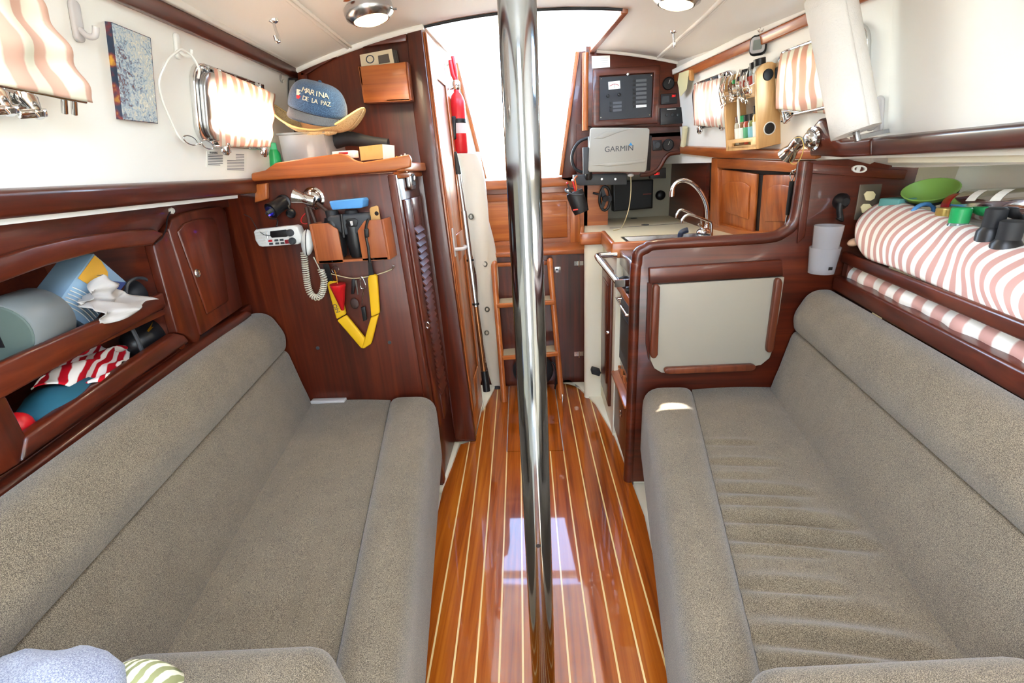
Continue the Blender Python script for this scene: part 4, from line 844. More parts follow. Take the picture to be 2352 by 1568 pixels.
def curtain(label, fr, px, w_, m, n=30, sag=.004, fold=.006, folds=5, ph=0.0, rods=True, q_=None, notch=0):
    g = T('curtain', label, 'curtain', 'striped portlight curtains'); q = [fr.W(x, y, w_) for x, y in px]
    if q_ is not None: q = q_
    def fn(u, v):
        e = math.sin(math.pi * v) ** .6
        return q[0].lerp(q[1], u).lerp(q[3].lerp(q[2], u), v) + fr.w * (fold * math.sin(folds * 6.283 * u + ph + 2 * v) + sag * math.sin(17 * u * v + ph)) * (.35 + .65 * e) + fr.w * .012 * math.sin(math.pi * u) * e + fr.u * notch * max(0, 1 - ((v - .5) / .15) ** 2) ** .25 * (1 - u)
    O('cloth', B().grid(n, 30, fn), m, g, smooth=True, solid=.0012)
    if rods:
        for a, c in ((0, 1), (3, 2)):
            O('rod', B().tube([q[a] - fr.w * .012 - fr.u * 0, q[c] - fr.w * .012], .0035, 8), CHROME, g, smooth=True)
    return g
curtain('wide striped curtain over the near left portlight', FL, [(-90, -60), (80, -25), (212, 236), (-60, 190)], .075, CURTN, 60, .006, .008, 5, 0, True, [FL.P(-1.32, .36, .075), FL.W(80, -25, .075), FL.W(212, 236, .075), FL.P(-1.32, .182, .075)])
curtain('sunlit striped curtain drawn over the left portlight beside the hats', FL, [(492, 168), (630, 215), (622, 338), (487, 328)], .045, CURT2, 30, .003, .004, 4, 1, True, [FL.P(-.242, .30, .036), FL.W(630, 215, .045), FL.W(622, 338, .045), FL.P(-.242, .105, .036)], .035)
curtain('narrow striped curtain between the note paper and the spice rack', FR, [(1596, 194), (1667, 176), (1668, 293), (1594, 288)], .04, CURT2, 30, .003, .006, 6, 2)
curtain('striped curtain between the spice rack and the paper towel', FR, [(1794, 123), (1908, 84), (1908, 262), (1783, 250)], .05, CURT, 30, .003, .005, 4, .5)
g = T('rod_bracket', 'chrome wire triangle below the curtain beside the paper towel', 'bracket')
O('wire', B().tube([FR.W(x, y, .05) for x, y in ((1797, 254), (1830, 258), (1803, 282))], .004, 6, True), CHROME, g, smooth=True); O('link', B().tube([FR.W(1826, 262, .05), FR.W(1900, 246, .05)], .006, 8), STEEL, g, smooth=True)
# ================================================================ left side wall fittings
def hook(label, fr, px, m, k=1.0, tilt=0):
    g = T('wall_hook', label, 'hook', 'adhesive hooks on the cabin sides'); (u, v) = fr.uv(*px)
    O('back_plate', fpu(fr, rr(u, v, .022 * k, .07 * k, .0105 * k, 5), 0, .009), m, g, bev=.003)
    O('hook_arm', B().tube(spline([fr.P(u, v - .012 * k, .008), fr.P(u, v - .022 * k, .02), fr.P(u, v - .02 * k, .034), fr.P(u, v - .004 * k, .038)], 4), .0055 * k, 8), m, g, smooth=True); return g
hook('grey adhesive hook above the painting, left wall', FL, (170, 48), WGREY, 1.0); hook('white adhesive hook holding the spectacles cord', FL, (403, 105), WHITE, .8)
hook('tall grey hook at the foot of the paper towel roll', FR, (2022, 262), WGREY, 1.35)
g = T('painting', 'small abstract canvas of blue, grey and rust dabs on the left wall', 'painting')
PM = mat('impasto', '8EA0B0', .45); pn = PM.node_tree.nodes['Principled BSDF']
co = coords(PM, (1, 1, 1)); n1 = noise(PM, co, 95, 4, .7, 1.5); n2 = noise(PM, co, 9, 2)
mxx = N(PM, 'ShaderNodeMath', operation='MULTIPLY_ADD'); mxx.inputs[1].default_value = .7; L(PM, n1, mxx.inputs[0]); mm = N(PM, 'ShaderNodeMath', operation='MULTIPLY'); mm.inputs[1].default_value = .3; L(PM, n2, mm.inputs[0]); L(PM, mm.outputs[0], mxx.inputs[2])
L(PM, ramp(PM, [(.3, '22303F'), (.38, '6E4A48'), (.43, '6E869C'), (.5, 'AEBBC2'), (.58, 'C9C3AE'), (.66, 'E6EAE8')], mxx.outputs[0]), pn.inputs['Base Color']); bump(PM, n1, .6, .004)
PS = mat('canvas_edge', '2A3D55', .6); ps = PS.node_tree.nodes['Principled BSDF']; L(PS, ramp(PS, [(.5, '1E2E44'), (.6, '6C2A2E'), (.72, 'B98A2C')], noise(PS, coords(PS, (1, 1, 1)), 40, 3)), ps.inputs['Base Color'])
O('canvas_block', fp(FL, [(257, 51), (346, 87), (363, 284), (283, 275)], .0, .014), PS, g); O('paint_layer', fp(FL, [(258, 53), (345, 88), (362, 282), (284, 274)], .014, .0155), PM, g)
g = T('spectacles', 'spectacles on a white cord hanging from the white hook', 'spectacles')
O('cord', B().tube(spline([FL.W(x, y, w_) for x, y, w_ in ((403, 122, .035), (385, 140, .03), (366, 185, .02), (372, 225, .015), (388, 265, .015), (408, 308, .015), (424, 326, .02))], 5), .0028, 6), WHITE, g, smooth=True)
O('cord', B().tube(spline([FL.W(x, y, w_) for x, y, w_ in ((403, 122, .035), (418, 114, .035), (440, 128, .04), (457, 158, .05), (455, 180, .05))], 5), .0028, 6), WHITE, g, smooth=True)
LENS = mat('spectacle_lens', 'E8ECEC', .1, trans=.7, ior=1.1)
for x, y, rx in ((437, 322, .026), (476, 332, .024)):
    c = FL.W(x, y, .03); ring = [c + FL.u * rx * math.cos(t) + FL.v * .010 * math.sin(t) - FL.u * 0 - V((0, 0, .004 * math.cos(t))) for t in [i * .3927 for i in range(16)]]
    O('rim', B().tube(ring, .0017, 5, True), STEEL, g, smooth=True); O('lens', B().prism(ring, FL.w * .001), LENS, g)
O('bridge', B().tube([FL.W(455, 330, .03), FL.W(461, 331, .03)], .002, 5), STEEL, g, smooth=True)
g = T('warning_label', 'white printed warning sticker under the half drawn curtain', 'label'); LBL = mat('label_white', 'EDEBE2', .6)
O('sheet', fp(FL, [(475, 347), (567, 350), (566, 396), (518, 394), (517, 385), (474, 383)], 0, .0008), LBL, g)
def fline(fr, x0, y0, x1, y1, h_, w_): return fp(fr, [(x0, y0), (x1, y1), (x1, y1 + h_), (x0, y0 + h_)], w_, w_ + .0004)
uu = FL.uv(490, 351); text('heading', 'WARNING', .0085, FL.P(uu[0], uu[1], .0012), FL.u, FL.v, INK, g, .0002)
bl = B()
for k in range(7): bl2 = fline(FL, 478, 355 + k * 3.7, 512 - (6 if k == 6 else 0), 356 + k * 3.7, 1.4, .0009); bl.add(bl2.v, bl2.f)
for k in range(11): bl2 = fline(FL, 522 + (20 if k < 4 else 0), 354 + k * 3.5, 561, 354.6 + k * 3.5, 1.2, .0009); bl.add(bl2.v, bl2.f)
o = O('print_lines', bl, INK, g); o['kind'] = 'stuff'
g = T('thermometer', 'small black wall instrument in the corner behind the cap', 'instrument'); O('case', fp(FT, [(661, 178), (680, 178), (684, 240), (661, 240)], .03, .05), BLACK, g, bev=.004); O('face', fp(FT, [(664, 184), (677, 184), (679, 212), (664, 212)], .0505, .052), mat('lcd_grey', '6A6660', .4), g)
tag(O('clear_hook', B().tube(spline([FL.W(x, y, w_) for x, y, w_ in ((645, 172, .004), (645, 182, .012), (648, 189, .02), (652, 183, .022))], 4), .0035, 6), CLEAR, smooth=True), 'tiny clear hook beside the black wall instrument', 'hook')
# ================================================================ ceiling fittings
LAMPM = mat('lamp_glass', 'FFF3D8', .3, emit=3.2, emcol='FFE7B0')
def dome(label, px, on=1):
    g = T('dome_lamp', label, 'ceiling lamp', 'round ceiling lamps'); q = at(*px, Z=1.70); c = V((q.x, q.y, zc(q.x, q.y) - .004)); ax = V((-.35 * c.x, 0, -1)).normalized()
    O('chrome_bezel', B().lathe(c, ax, [(.074, 0), (.075, .012), (.072, .024), (.056, .036), (.050, .034)], 32), STEEL, g, smooth=50)
    O('diffuser', B().lathe(c, ax, [(.054, .028), (.052, .036), (.036, .042), (.001, .045)], 32), LAMPM, g, smooth=True)
    O('switch', B().tube([c + ax * .01 + V((.074, .0, 0)), c + ax * .01 + V((.087, 0, 0))], .003, 6), STEEL, g, smooth=True)
    l = bpy.data.lights.new('dome_lamp_light', 'SPOT'); l.energy = 11; l.color = (1, .80, .52); l.spot_size = 2.6; l.spot_blend = .6; l.shadow_soft_size = .05
    lo = bpy.data.objects.new('dome_lamp_light', l); COL.objects.link(lo); lo.location = c + ax * .06; lo.rotation_euler = (-ax).to_track_quat('Z', 'Y').to_euler(); lo.parent = g
    return g
dome('chrome ceiling lamp left of the companionway', (848, 42)); dome('chrome ceiling lamp right of the steel post', (1557, 10))
def eye(label, px, ln):
    g = T('ceiling_hook', label, 'hook', 'hooks in the deckhead'); q = at(*px, Z=1.70); c = V((q.x, q.y, zc(q.x, q.y)))
    O('flange', B().lathe(c + V((0, 0, .002)), (0, 0, -1), [(.014, 0), (.013, .006), (.006, .010)], 12), CHROME, g, smooth=50)
    O('shank', B().tube(spline([c + V((0, 0, -.008)), c + V((.002, 0, -ln * .5)), c + V((.006, 0, -ln)), c + V((.004, -.012, -ln - .006)), c + V((.003, -.016, -ln + .008))], 4), .0045, 8), CHROME, g, smooth=True)
eye('twisted chrome hook in the left deckhead', (624, 28), .05); eye('chrome hook in the right deckhead above the instruments', (1547, 88), .05)
tag(O('wooden_toggle', B().ell(V((at(797, 0, Z=1.73).x, at(797, 0, Z=1.73).y - .01, 1.735)), (.02, 0, 0), (0, .012, 0), (0, 0, .012), 12, 8), TX, smooth=True), 'small wooden knob on the deckhead near the left lamp', 'knob')
tag(O('screw_hook', B().tube(spline([FR.W(x, y, w_) for x, y, w_ in ((1757, 62, .022), (1752, 70, .035), (1745, 73, .04), (1742, 68, .042), (1746, 64, .042))], 4), .0025, 6), CHROME, smooth=True), 'small brass cup hook on the trim above the spice rack', 'hook')
# ================================================================ on the counter
st_ = mat('straw', 'D9BE86', .8); sp_ = st_.node_tree.nodes['Principled BSDF']; vv = N(st_, 'ShaderNodeTexVoronoi'); vv.inputs['Scale'].default_value = 160; L(st_, coords(st_, (1, 1, 1.6)), vv.inputs['Vector']); L(st_, ramp(st_, [(.1, 'B8945A'), (.45, 'E2CB98')], vv.outputs[0]), sp_.inputs['Base Color']); bump(st_, vv.outputs[0], .5, .003)
hc = at(735, 302, Y=1.79); s_ = sc(hc)
hat = T('straw_hat', 'straw hat with upturned brim lying upside down on the plastic bin', 'hat')
def brim(u, v):
    a = 6.2832 * u; r = (.052 + .098 * v) * (1 + .12 * abs(math.cos(a)) ** 3); z = .004 + v * v * (.006 + .075 * abs(math.cos(a)) ** 2.5 + .006 * math.sin(2 * a + 1)) + .02 * math.cos(a) * -v
    return hc + V((r * math.cos(a), r * .78 * math.sin(a), z - .005))
O('brim', B().grid(64, 14, brim), st_, hat, smooth=True, solid=.004)
O('crown', B().lathe(hc + V((0, 0, .0)), (0, 0, -1), [(.058, -.004), (.06, .004), (.056, .010), (.035, .014), (.001, .015)], 28, ky=.66), st_, hat, smooth=60)
O('braid_edge', B().tube([brim(i / 64, 1.0) for i in range(64)], .0035, 6, True), mat('straw_edge', 'D8BE7E', .8), hat, smooth=True)
O('hat_band', B().lathe(hc, (0, 0, 1), [(.050, 0), (.056, .002), (.062, .03), (.059, .03), (.052, .004)], 28, ky=.66), mat('band_leather', 'D3AE80', .7), hat, smooth=50)
cap = T('baseball_cap', 'navy baseball cap with embroidered lettering on top of the straw hat', 'cap')
NAVY = fabric('navy_cotton', '2A405C', '3A5576', '4C6A8C', 400); VIS = fabric('visor_cotton', '2B3340', '39424F', '4A5462', 400)
cc = at(731, 254, Y=1.755); R_ = .096
fwd = V((.10, -.97, -.20)).normalized(); rgt = V((.93, .12, -.30)); rgt = (rgt - fwd * rgt.dot(fwd)).normalized(); upv = rgt.cross(fwd).normalized(); upv = upv if upv.z > 0 else -upv
def capsurf(u, v):
    a = 6.2832 * u; t = v * math.pi / 2; k = 1 + .05 * math.cos(2 * a)
    c_, s2 = math.cos(a), math.sin(a); rad = math.cos(t) ** .55
    hgt = R_ * (.80 if s2 < 0 else .92) * math.sin(t) ** .9
    d = R_ * rad * k
    return cc + rgt * d * c_ * .93 + fwd * d * s2 * 1.04 + upv * hgt
O('crown', B().grid(48, 16, capsurf), NAVY, cap, smooth=True, solid=.002)
def vis(u, v):
    a = math.pi * (.16 + .68 * u); d = R_ * (1.0 + .02); e = .08 * math.sin(math.pi * u) ** .7 * v
    return cc + rgt * (d * math.cos(a) * .93) + fwd * (d * math.sin(a) * 1.02 + e) + upv * (-.002 - .16 * e - .22 * (d * math.cos(a)) ** 2 / R_ * v)
O('visor', B().grid(28, 8, vis), VIS, cap, smooth=True, solid=.003)
O('top_button', B().ell(capsurf(0, 1) + upv * .002, rgt * .006, fwd * .006, upv * .004, 10, 6), NAVY, cap, smooth=True)
EMB = mat('embroidery', 'CFC9B4', .8)
def captext(s, size, h_, x0, pitch, name):
    for k, ch in enumerate(s):
        if ch == ' ': continue
        x = x0 + pitch * k; a = math.asin(max(-.95, min(.95, x / (R_ * .93)))); ua = .25 - a / 6.2832
        v = h_; p = capsurf(ua, v); e = .004; du = (capsurf(ua - e, v) - capsurf(ua + e, v)).normalized(); dv = (capsurf(ua, v + .02) - p).normalized()
        if du.dot(rgt) < 0: du = -du
        n_ = du.cross(dv); n_ = n_ if n_.dot(fwd) > 0 else -n_
        text(name, ch, size, p + n_ * .0025, du, dv, EMB, cap, .0012)
captext('MARINA', .024, .46, -.030, .0155, 'lettering'); captext('DE LA PAZ', .019, .27, -.022, .0095, 'lettering')
for k, (dx, dz, m) in enumerate(((-.047, .33, EMB), (-.044, .26, RED), (-.050, .40, EMB))):
    a = math.asin(dx / (R_ * .93)); ua = .25 - a / 6.2832; p = capsurf(ua, dz); O('flag_patch', B().ob(p + fwd * .002, rgt * .006, upv * .005, fwd * .001), m, cap)
bn = T('storage_bin', 'clear plastic bin full of small parts under the straw hat', 'bin')
b0 = [at(x, y, Y=1.76) for x, y in ((652, 372), (752, 356))]; zt_ = at(700, 308, Y=1.76).z
xl, xr = b0[0].x, b0[1].x
O('bin_wall', B().ring([(xl, 1.76, 1.258), (xr, 1.76, 1.258), (xr, 1.94, 1.258), (xl, 1.94, 1.258)], [(xl + .004, 1.764, 1.258), (xr - .004, 1.764, 1.258), (xr - .004, 1.936, 1.258), (xl + .004, 1.936, 1.258)], (0, 0, zt_ - 1.258)), BINP, bn)
O('bin_floor', B().box((xl + .004, 1.764, 1.257), (xr - .004, 1.936, 1.262)), BINP, bn); O('bin_lid', B().box((xl - .006, 1.754, zt_), (xr + .006, 1.946, zt_ + .008)), BINP, bn, bev=.002)
rnd = random.Random(3)
for k in range(22):
    cn_, c_ = rnd.choice([('grey', '9AA2A8'), ('white', 'D8D6CF'), ('blue-grey', '6E7F92'), ('olive green', '7A8A5E'), ('red', 'B24A40'), ('beige', 'C9C2B0'), ('slate blue', '3E4A58')]); m = mat('part_%d' % k, c_, .5)
    x = xl + .02 + (xr - xl - .04) * rnd.random(); y = 1.775 + .13 * rnd.random(); hh = .02 + .03 * rnd.random()
    tag(O('small_packet', B().ob((x, y, 1.268 + hh), V((.012, 0, .004 * rnd.uniform(-1, 1))), (0, .003, .001), V((-.003 * rnd.uniform(-1, 1), 0, hh))), m), 'small %s packet of spare parts inside the clear bin' % cn_, 'packet', 'packets in the clear bin')
p = at(632, 372, Y=1.78); p.z = 1.256
g = T('spray_bottle', 'green and white bottle between the curtain and the clear bin', 'bottle'); O('bottle_body', B().lathe(p, (0, 0, 1), [(.022, 0), (.023, .004), (.023, .085), (.015, .10)], 18), GREEN, g, smooth=40); O('bottle_cap', B().lathe(p, (0, 0, 1), [(.016, .098), (.016, .118), (.013, .121)], 18), mat('mint_cap', '4FBF8C', .4), g, smooth=40)
g = T('card_box', 'open cardboard box with a notch at the right counter end', 'box'); Fb_ = Fr((0, 1.67, 0), (1, 0, 0), (0, 0, 1), (0, -1, 0))
O('box_front', fp(Fb_, [(825, 337), (843, 336), (846, 343), (851, 345), (857, 342), (860, 334), (878, 331), (880, 364), (829, 369)], -.002, 0), CARD, g); O('box_back', fp(Fb_, [(825, 337), (878, 331), (880, 364), (829, 369)], -.07, -.068), CARD, g)
O('box_side', B().prism([Fb_.W(878, 331), Fb_.W(905, 334, -.06), Fb_.W(906, 364, -.06), Fb_.W(880, 366)], (.001, .001, 0)), PAPER, g)
g = T('paper_packet', 'white packet with a red band lying before the cardboard box', 'packet'); O('packet_body', fp(Fb_, [(762, 348), (812, 345), (814, 362), (764, 366)], -.04, .005), PAPER, g, bev=.002); O('red_band', fp(Fb_, [(778, 350), (799, 349), (799, 354), (778, 355)], .005, .006), RED, g)
tag(O('tool_roll', B().tube(spline([at(x, y, Y=1.86) for x, y in ((760, 326), (800, 318), (850, 326), (892, 330))], 5), [.03 - .0008 * i for i in range(16)], 10), BLK2, smooth=True), 'black tool roll lying behind the cardboard box', 'tool roll')
g = T('small_pot', 'small round pot of pens at the counter end', 'pot'); c = at(918, 352, Y=1.72); c.z = 1.256; O('pot_body', B().lathe(c, (0, 0, 1), [(.018, 0), (.02, .02), (.018, .036), (.015, .036)], 14), STRAWP, g, smooth=40)
for k, (dx, m) in enumerate(((-.008, YEL), (.002, WHITE), (.009, WGREY))): O('pen', B().tube([c + V((dx, 0, .01)), c + V((dx * 1.8, .006, .05 + .004 * k))], .003, 6), m, g)
# CD box on the tall bulkhead
g = T('cd_box', 'wooden wall box on the tall bulkhead filled with cases', 'box')
O('front', fp(FT, [(823, 153), (931, 142), (941, 231), (836, 236)], .045, .055), TX, g, bev=.002); O('back', fp(FT, [(823, 153), (931, 142), (941, 231), (836, 236)], .009, .014), TX, g)
q0, q1 = FT.W(931, 142, .055), FT.W(941, 231, .055); q2, q3 = FT.W(823, 153, .055), FT.W(836, 236, .055)
O('end', B().prism([q0, q1, q1 - FT.w * .043, q0 - FT.w * .043], (.008, 0, 0)), TZ, g, bev=.002); O('end', B().prism([q2, q3, q3 - FT.w * .043, q2 - FT.w * .043], (.006, 0, 0)), TZ, g)
O('floor', B().prism([q3, q1, q1 - FT.w * .043, q3 - FT.w * .043], (0, 0, .006)), TX, g)
SLV = mat('cd_sleeve', 'C9BA9C', .4); cs = mat('cd_case', '4A443E', .2)
for k in range(4):
    w_ = .041 - k * .0085; dx = k * 4
    t2 = T('cd_case', ['front cream printed case in the wall box', 'second case behind the cream one in the wall box', 'third dark case in the wall box', 'rearmost dark case in the wall box'][k], 'case', 'cases in the wall box')
    O('case_body', fp(FT, [(826 + dx, 126 + k), (899 + dx, 112 + k), (910 + dx, 172), (834 + dx, 180)], w_ - .006, w_), SLV if k == 0 else cs, t2)
    if k == 0:
        O('cover_emblem', B().ring([FT.W(850 + 10 * math.cos(t), 136 + 10 * math.sin(t), w_) for t in [i * .5236 for i in range(12)]], [FT.W(850 + 7.5 * math.cos(t), 136 + 7.5 * math.sin(t), w_) for t in [i * .5236 for i in range(12)]], FT.w * .0008), INK, t2); O('cover_picture', fp(FT, [(868, 128), (892, 123), (896, 143), (870, 147)], w_, w_ + .0006), cs, t2)
# latch on the locker side
g = T('push_latch', 'chrome and grey flush latch at the top of the locker side', 'latch'); uu, vv_ = FS.uv(938, 413)
O('latch_body', fpu(FS, rr(uu, vv_, .085, .07, .015, 4), 0, .016), STEEL, g, bev=.004); O('latch_recess', fpu(FS, rr(uu + .01, vv_, .04, .04, .006, 3), .016, .018), DGREY, g); O('latch_pull', fpu(FS, rr(uu + .012, vv_ + .004, .024, .02, .004, 3), .018, .024), CHROME, g, bev=.002)
# ================================================================ on the low bulkhead
def S(p): return sc(p)
# chrome reading lamp
def reading(label, base, nrm, head0, head1, r):
    g = T('reading_lamp', label, 'lamp', 'swivelling chrome reading lamps')
    O('base', B().lathe(base, nrm, [(.036, 0), (.037, .006), (.030, .010), (.030, .014), (.022, .024), (.012, .03)], 24), CHROME, g, smooth=50)
    O('arm', B().tube([base + V(nrm) * .024, V(head0).lerp(V(head1), .3)], .006, 8), CHROME, g, smooth=True)
    d = (V(head1) - V(head0)); l = d.length
    hd_ = O('head', B().lathe(head0, d, [(r * .72, 0), (r * .78, .004), (r * .78, l * .45), (r * .72, l * .5), (r * .95, l * .75), (r * 1.15, l), (r * 1.08, l), (r * .8, l * .8)], 22), CHROME, g, smooth=50)
    O('bulb_face', B().lathe(V(head0) + d * .9, d, [(r * .95, 0), (r * .6, .004), (.001, .006)], 16), mat('frosted_bulb', 'E8E6DE', .3), hd_, smooth=True)
    for k in range(4): O('vent_slot', B().tube([V(head0) + d * (.12 + .09 * k) + c2w(V((0, -1, 0))) * r * .5 * 0 + (V((math.cos(t), 0, math.sin(t))) * r * .775) for t in [3.6 + .2 * i for i in range(8)]], .0011, 4), BLACK, hd_)
    return g
reading('chrome reading lamp on the low bulkhead above the radio', FB.W(722, 455, 0), FB.w, FB.W(722, 462, .06), FB.W(674, 450, .07), .021)
g = T('charger_socket', 'black socket with a glowing blue charger beside the reading lamp', 'socket'); a, c = FB.W(652, 464, .0), FB.W(622, 484, .05)
O('barrel', B().tube([a, a.lerp(c, .6), c], [.022, .023, .026], 16), BLACK, g, smooth=50); O('mount_ring', B().lathe(FB.W(652, 464, 0), FB.w, [(.025, 0), (.025, .005), (.02, .008)], 16), BLACK, g, smooth=50)
O('usb_charger', B().tube([a.lerp(c, .95), a.lerp(c, 1.1)], .017, 14), mat('charger_face', '20254A', .3), g); d = (c - a).normalized()
O('blue_light', B().lathe(a.lerp(c, 1.12) + V((-.004, 0, -.008)), d, [(.006, -.002), (.005, .002)], 10), mat('blue_led', '4038FF', .3, emit=6, emcol='3A30FF'), g)
O('plug', B().tube([a.lerp(c, 1.1) + V((.012, 0, .006)), a.lerp(c, 1.45) + V((.014, -.01, .004))], [.008, .006], 10), DGREY, g, smooth=True)
pl_ = a.lerp(c, 1.45) + V((.014, -.01, .004)); O('cable', B().tube(spline([pl_, pl_ + V((.010, -.004, -.015)), FB.W(637, 505, .05), FB.W(633, 528, .05)], 5), .0025, 6), BLACK, g, smooth=True)
g = T('dust_cap', 'black rubber socket cap hanging right of the charger socket', 'cap'); c = FB.W(668, 490, .012); O('cap_disc', B().lathe(c, (FB.w + V((.2, 0, -.4))), [(.015, -.008), (.016, .004), (.012, .008), (.008, .003)], 14), BLACK, g, smooth=50); O('strap', B().tube([FB.W(660, 470, .006), FB.W(666, 484, .012)], .004, 6), BLACK, g, smooth=True)
# radio
rd = T('marine_radio', 'white marine radio with dark display mounted on the low bulkhead', 'radio')
RWH = mat('radio_white', 'D2D2CE', .45)
O('case', fp(FB, [(582, 532), (587, 527), (674, 518), (682, 521), (690, 540), (690, 555), (684, 561), (602, 567), (594, 565), (586, 552)], .03, .07), RWH, rd, bev=.004, seg=3)
O('mount_bracket', fp(FB, [(600, 532), (685, 526), (688, 556), (604, 560)], 0, .03), BLACK, rd, bev=.003)
O('display', fp(FB, [(620, 531), (657, 527), (661, 531), (661, 542), (657, 544), (624, 546), (620, 541)], .07, .072), BLACK, rd, bev=.001)
for k in range(5): O('grille_rib', B().tube([FB.W(585 + k * 2.2, 533.5 + k * 6.3, .071), FB.W(608 + k * .9, 532 + k * 6.0, .071)], .003, 6), RWH, rd, smooth=True)
for x, y in ((668, 534), (673, 553)): O('knob', B().lathe(FB.W(x, y, .07), FB.w, [(.0115, 0), (.0115, .010), (.009, .014), (.001, .015)], 16), DGREY, rd, smooth=50)
for x, y, m in ((620, 553, RED), (622, 560, DGREY), (634, 552, DGREY), (636, 559, DGREY), (646, 551, DGREY), (648, 558, DGREY)): O('button', fp(FB, [(x - 4, y - 2), (x + 4, y - 2.6), (x + 5, y + 2), (x - 4, y + 2.6)], .07, .0735), m, rd, bev=.0008)
O('distress_button', fp(FB, [(653, 551), (663, 550), (665, 559), (655, 560)], .07, .0735), mat('dark_red', '7C1420', .4), rd, bev=.0008)
O('gps_wire', B().tube(spline([FB.W(x, y, w_) for x, y, w_ in ((560, 492, .005), (575, 500, .03), (590, 524, .06), (605, 538, .08), (620, 541, .076))], 5), .0014, 5), DGREY, rd, smooth=True)
O('antenna_clip', B().tube([FB.W(613, 531, .074), FB.W(614, 547, .074)], .0025, 6), STEEL, rd)
mc = T('radio_microphone', 'white hand microphone with coiled cord hanging beside the wooden rack', 'microphone')
c = FB.W(706, 557, .055); yv = (FB.w * .5 + V((.86, 0, 0))).normalized()
O('mic_body', B().ell(c, V((.022, 0, 0)) + FB.w * .012, FB.w * .02 - V((.006, 0, 0)), V((.008, 0, .044)), 18, 12), RWH, mc, smooth=True)
O('mic_seam', B().tube([c + (V((.0225, 0, 0)) + FB.w * .012) * math.cos(t) * .2 + (FB.w * .0205) * 1.02 * math.cos(t) + V((.008, 0, .045)) * math.sin(t) for t in [i * .3142 for i in range(20)]], .0016, 5, True), BLACK, mc, smooth=True)
axis = spline([FB.W(x, y, .05) for x, y in ((698, 580), (700, 600), (703, 630), (708, 660), (716, 677), (727, 683), (737, 677), (743, 660), (744, 640), (739, 625), (737, 618))], 10)
hel = []; L_ = [0]
for i in range(1, len(axis)): L_.append(L_[-1] + (axis[i] - axis[i - 1]).length)
turns = 38; ns = turns * 10
for i in range(ns + 1):
    d = L_[-1] * i / ns; j = next((k for k in range(1, len(L_)) if L_[k] >= d), len(L_) - 1); t = (d - L_[j - 1]) / max(1e-9, L_[j] - L_[j - 1]); p = axis[j - 1].lerp(axis[j], t)
    tg = (axis[j] - axis[j - 1]).normalized(); x = FB.w; y = tg.cross(x).normalized(); a = 2 * math.pi * turns * i / ns
    hel.append(p + (x * math.cos(a) + y * math.sin(a)) * .0098)
CRD = mat('cord_cream', 'C9C3B0', .6)
O('coiled_cord', B().tube(hel, .0024, 6), CRD, mc, smooth=True); O('cord_tail', B().tube([FB.W(720, 590, .05), FB.W(728, 605, .05), FB.W(736, 622, .05)], .002, 6), CRD, mc, smooth=True); O('cord_tail', B().tube([FB.W(696, 566, .055), FB.W(697, 582, .05)], .003, 6), CRD, mc, smooth=True)
# binocular rack
rk = T('binocular_rack', 'open fronted wooden rack on the low bulkhead holding binoculars', 'rack'); RW_ = .085
TR = wood('rack_teak', '7A3A1E', '9A552E', 'AE683C', 'z', .4, .15)
O('front_panel', fp(FB, [(715, 515), (752, 512), (775, 527), (789, 603), (733, 605)], RW_ - .008, RW_), TR, rk, bev=.001); O('front_panel', fp(FB, [(821, 530), (837, 507), (875, 504), (891, 596), (833, 599)], RW_ - .008, RW_), TR, rk, bev=.001)
e0, e1 = FB.W(875, 504, RW_), FB.W(891, 596, RW_); O('end_panel', B().prism([e0, e1, e1 - FB.w * RW_, e0 - FB.w * RW_], (.008, 0, 0)), TR, rk, bev=.001)
e2, e3 = FB.W(715, 515, RW_), FB.W(733, 605, RW_); O('end_panel', B().prism([e2, e3, e3 - FB.w * RW_, e2 - FB.w * RW_], (-.008, 0, 0)), TR, rk, bev=.001)
O('bottom_panel', B().prism([e3, e1, e1 - FB.w * RW_, e3 - FB.w * RW_], (0, 0, .008)), TR, rk)
for x, y in ((763, 600), (858, 594)): O('screw', B().lathe(FB.W(x, y, RW_), FB.w, [(.003, 0), (.002, .001)], 8), DARK, rk)
bi = T('binoculars', 'black binoculars standing in the wooden rack', 'binoculars')
for x in (768, 812):
    c = FB.W(x, 520, .042); zt2 = FB.uv(x, 494, .042)[1]; zb2 = FB.uv(x, 590, .042)[1]
    O('barrel', B().lathe((c.x, c.y, zb2), (0, 0, 1), [(.022, 0), (.026, .01), (.030, .05), (.032, (zt2 - zb2) * .8), (.026, (zt2 - zb2) * .95)], 20), BLACK, bi, smooth=50); O('eyecup', B().lathe((c.x, c.y, zt2), (0, 0, 1), [(.02, -.01), (.021, .012), (.019, .016)], 18), BLK2, bi, smooth=50)
O('prism_housing', fp(FB, [(748, 505), (754, 496), (782, 493), (845, 489), (850, 498), (846, 528), (815, 540), (793, 540), (770, 530)], .018, .07), DGREY, bi, bev=.01, seg=3); O('centre_hinge', B().tube([FB.W(784, 492, .068), FB.W(790, 545, .068)], .006, 8), BLACK, bi, smooth=True)
O('focus_pad', fp(FB, [(793, 506), (798, 502), (815, 501), (822, 506), (820, 520), (800, 522)], .07, .074), BLACK, bi, bev=.003); O('focus_mark', fp(FB, [(803, 508), (809, 507), (811, 517), (806, 519)], .074, .0755), WGREY, bi, bev=.001)
g = T('foam_block', 'blue rubber guard covering the binocular eyecups', 'guard'); O('guard', fp(FB, [(755, 463), (800, 458), (830, 455), (834, 460), (833, 476), (826, 478), (762, 482)], .015, .075), BLUE, g, bev=.006, seg=3); O('guard_lid', fp(FB, [(757, 462), (828, 455), (830, 458), (760, 465)], .02, .07), mat('blue_dark', '3B74B2', .6), g)
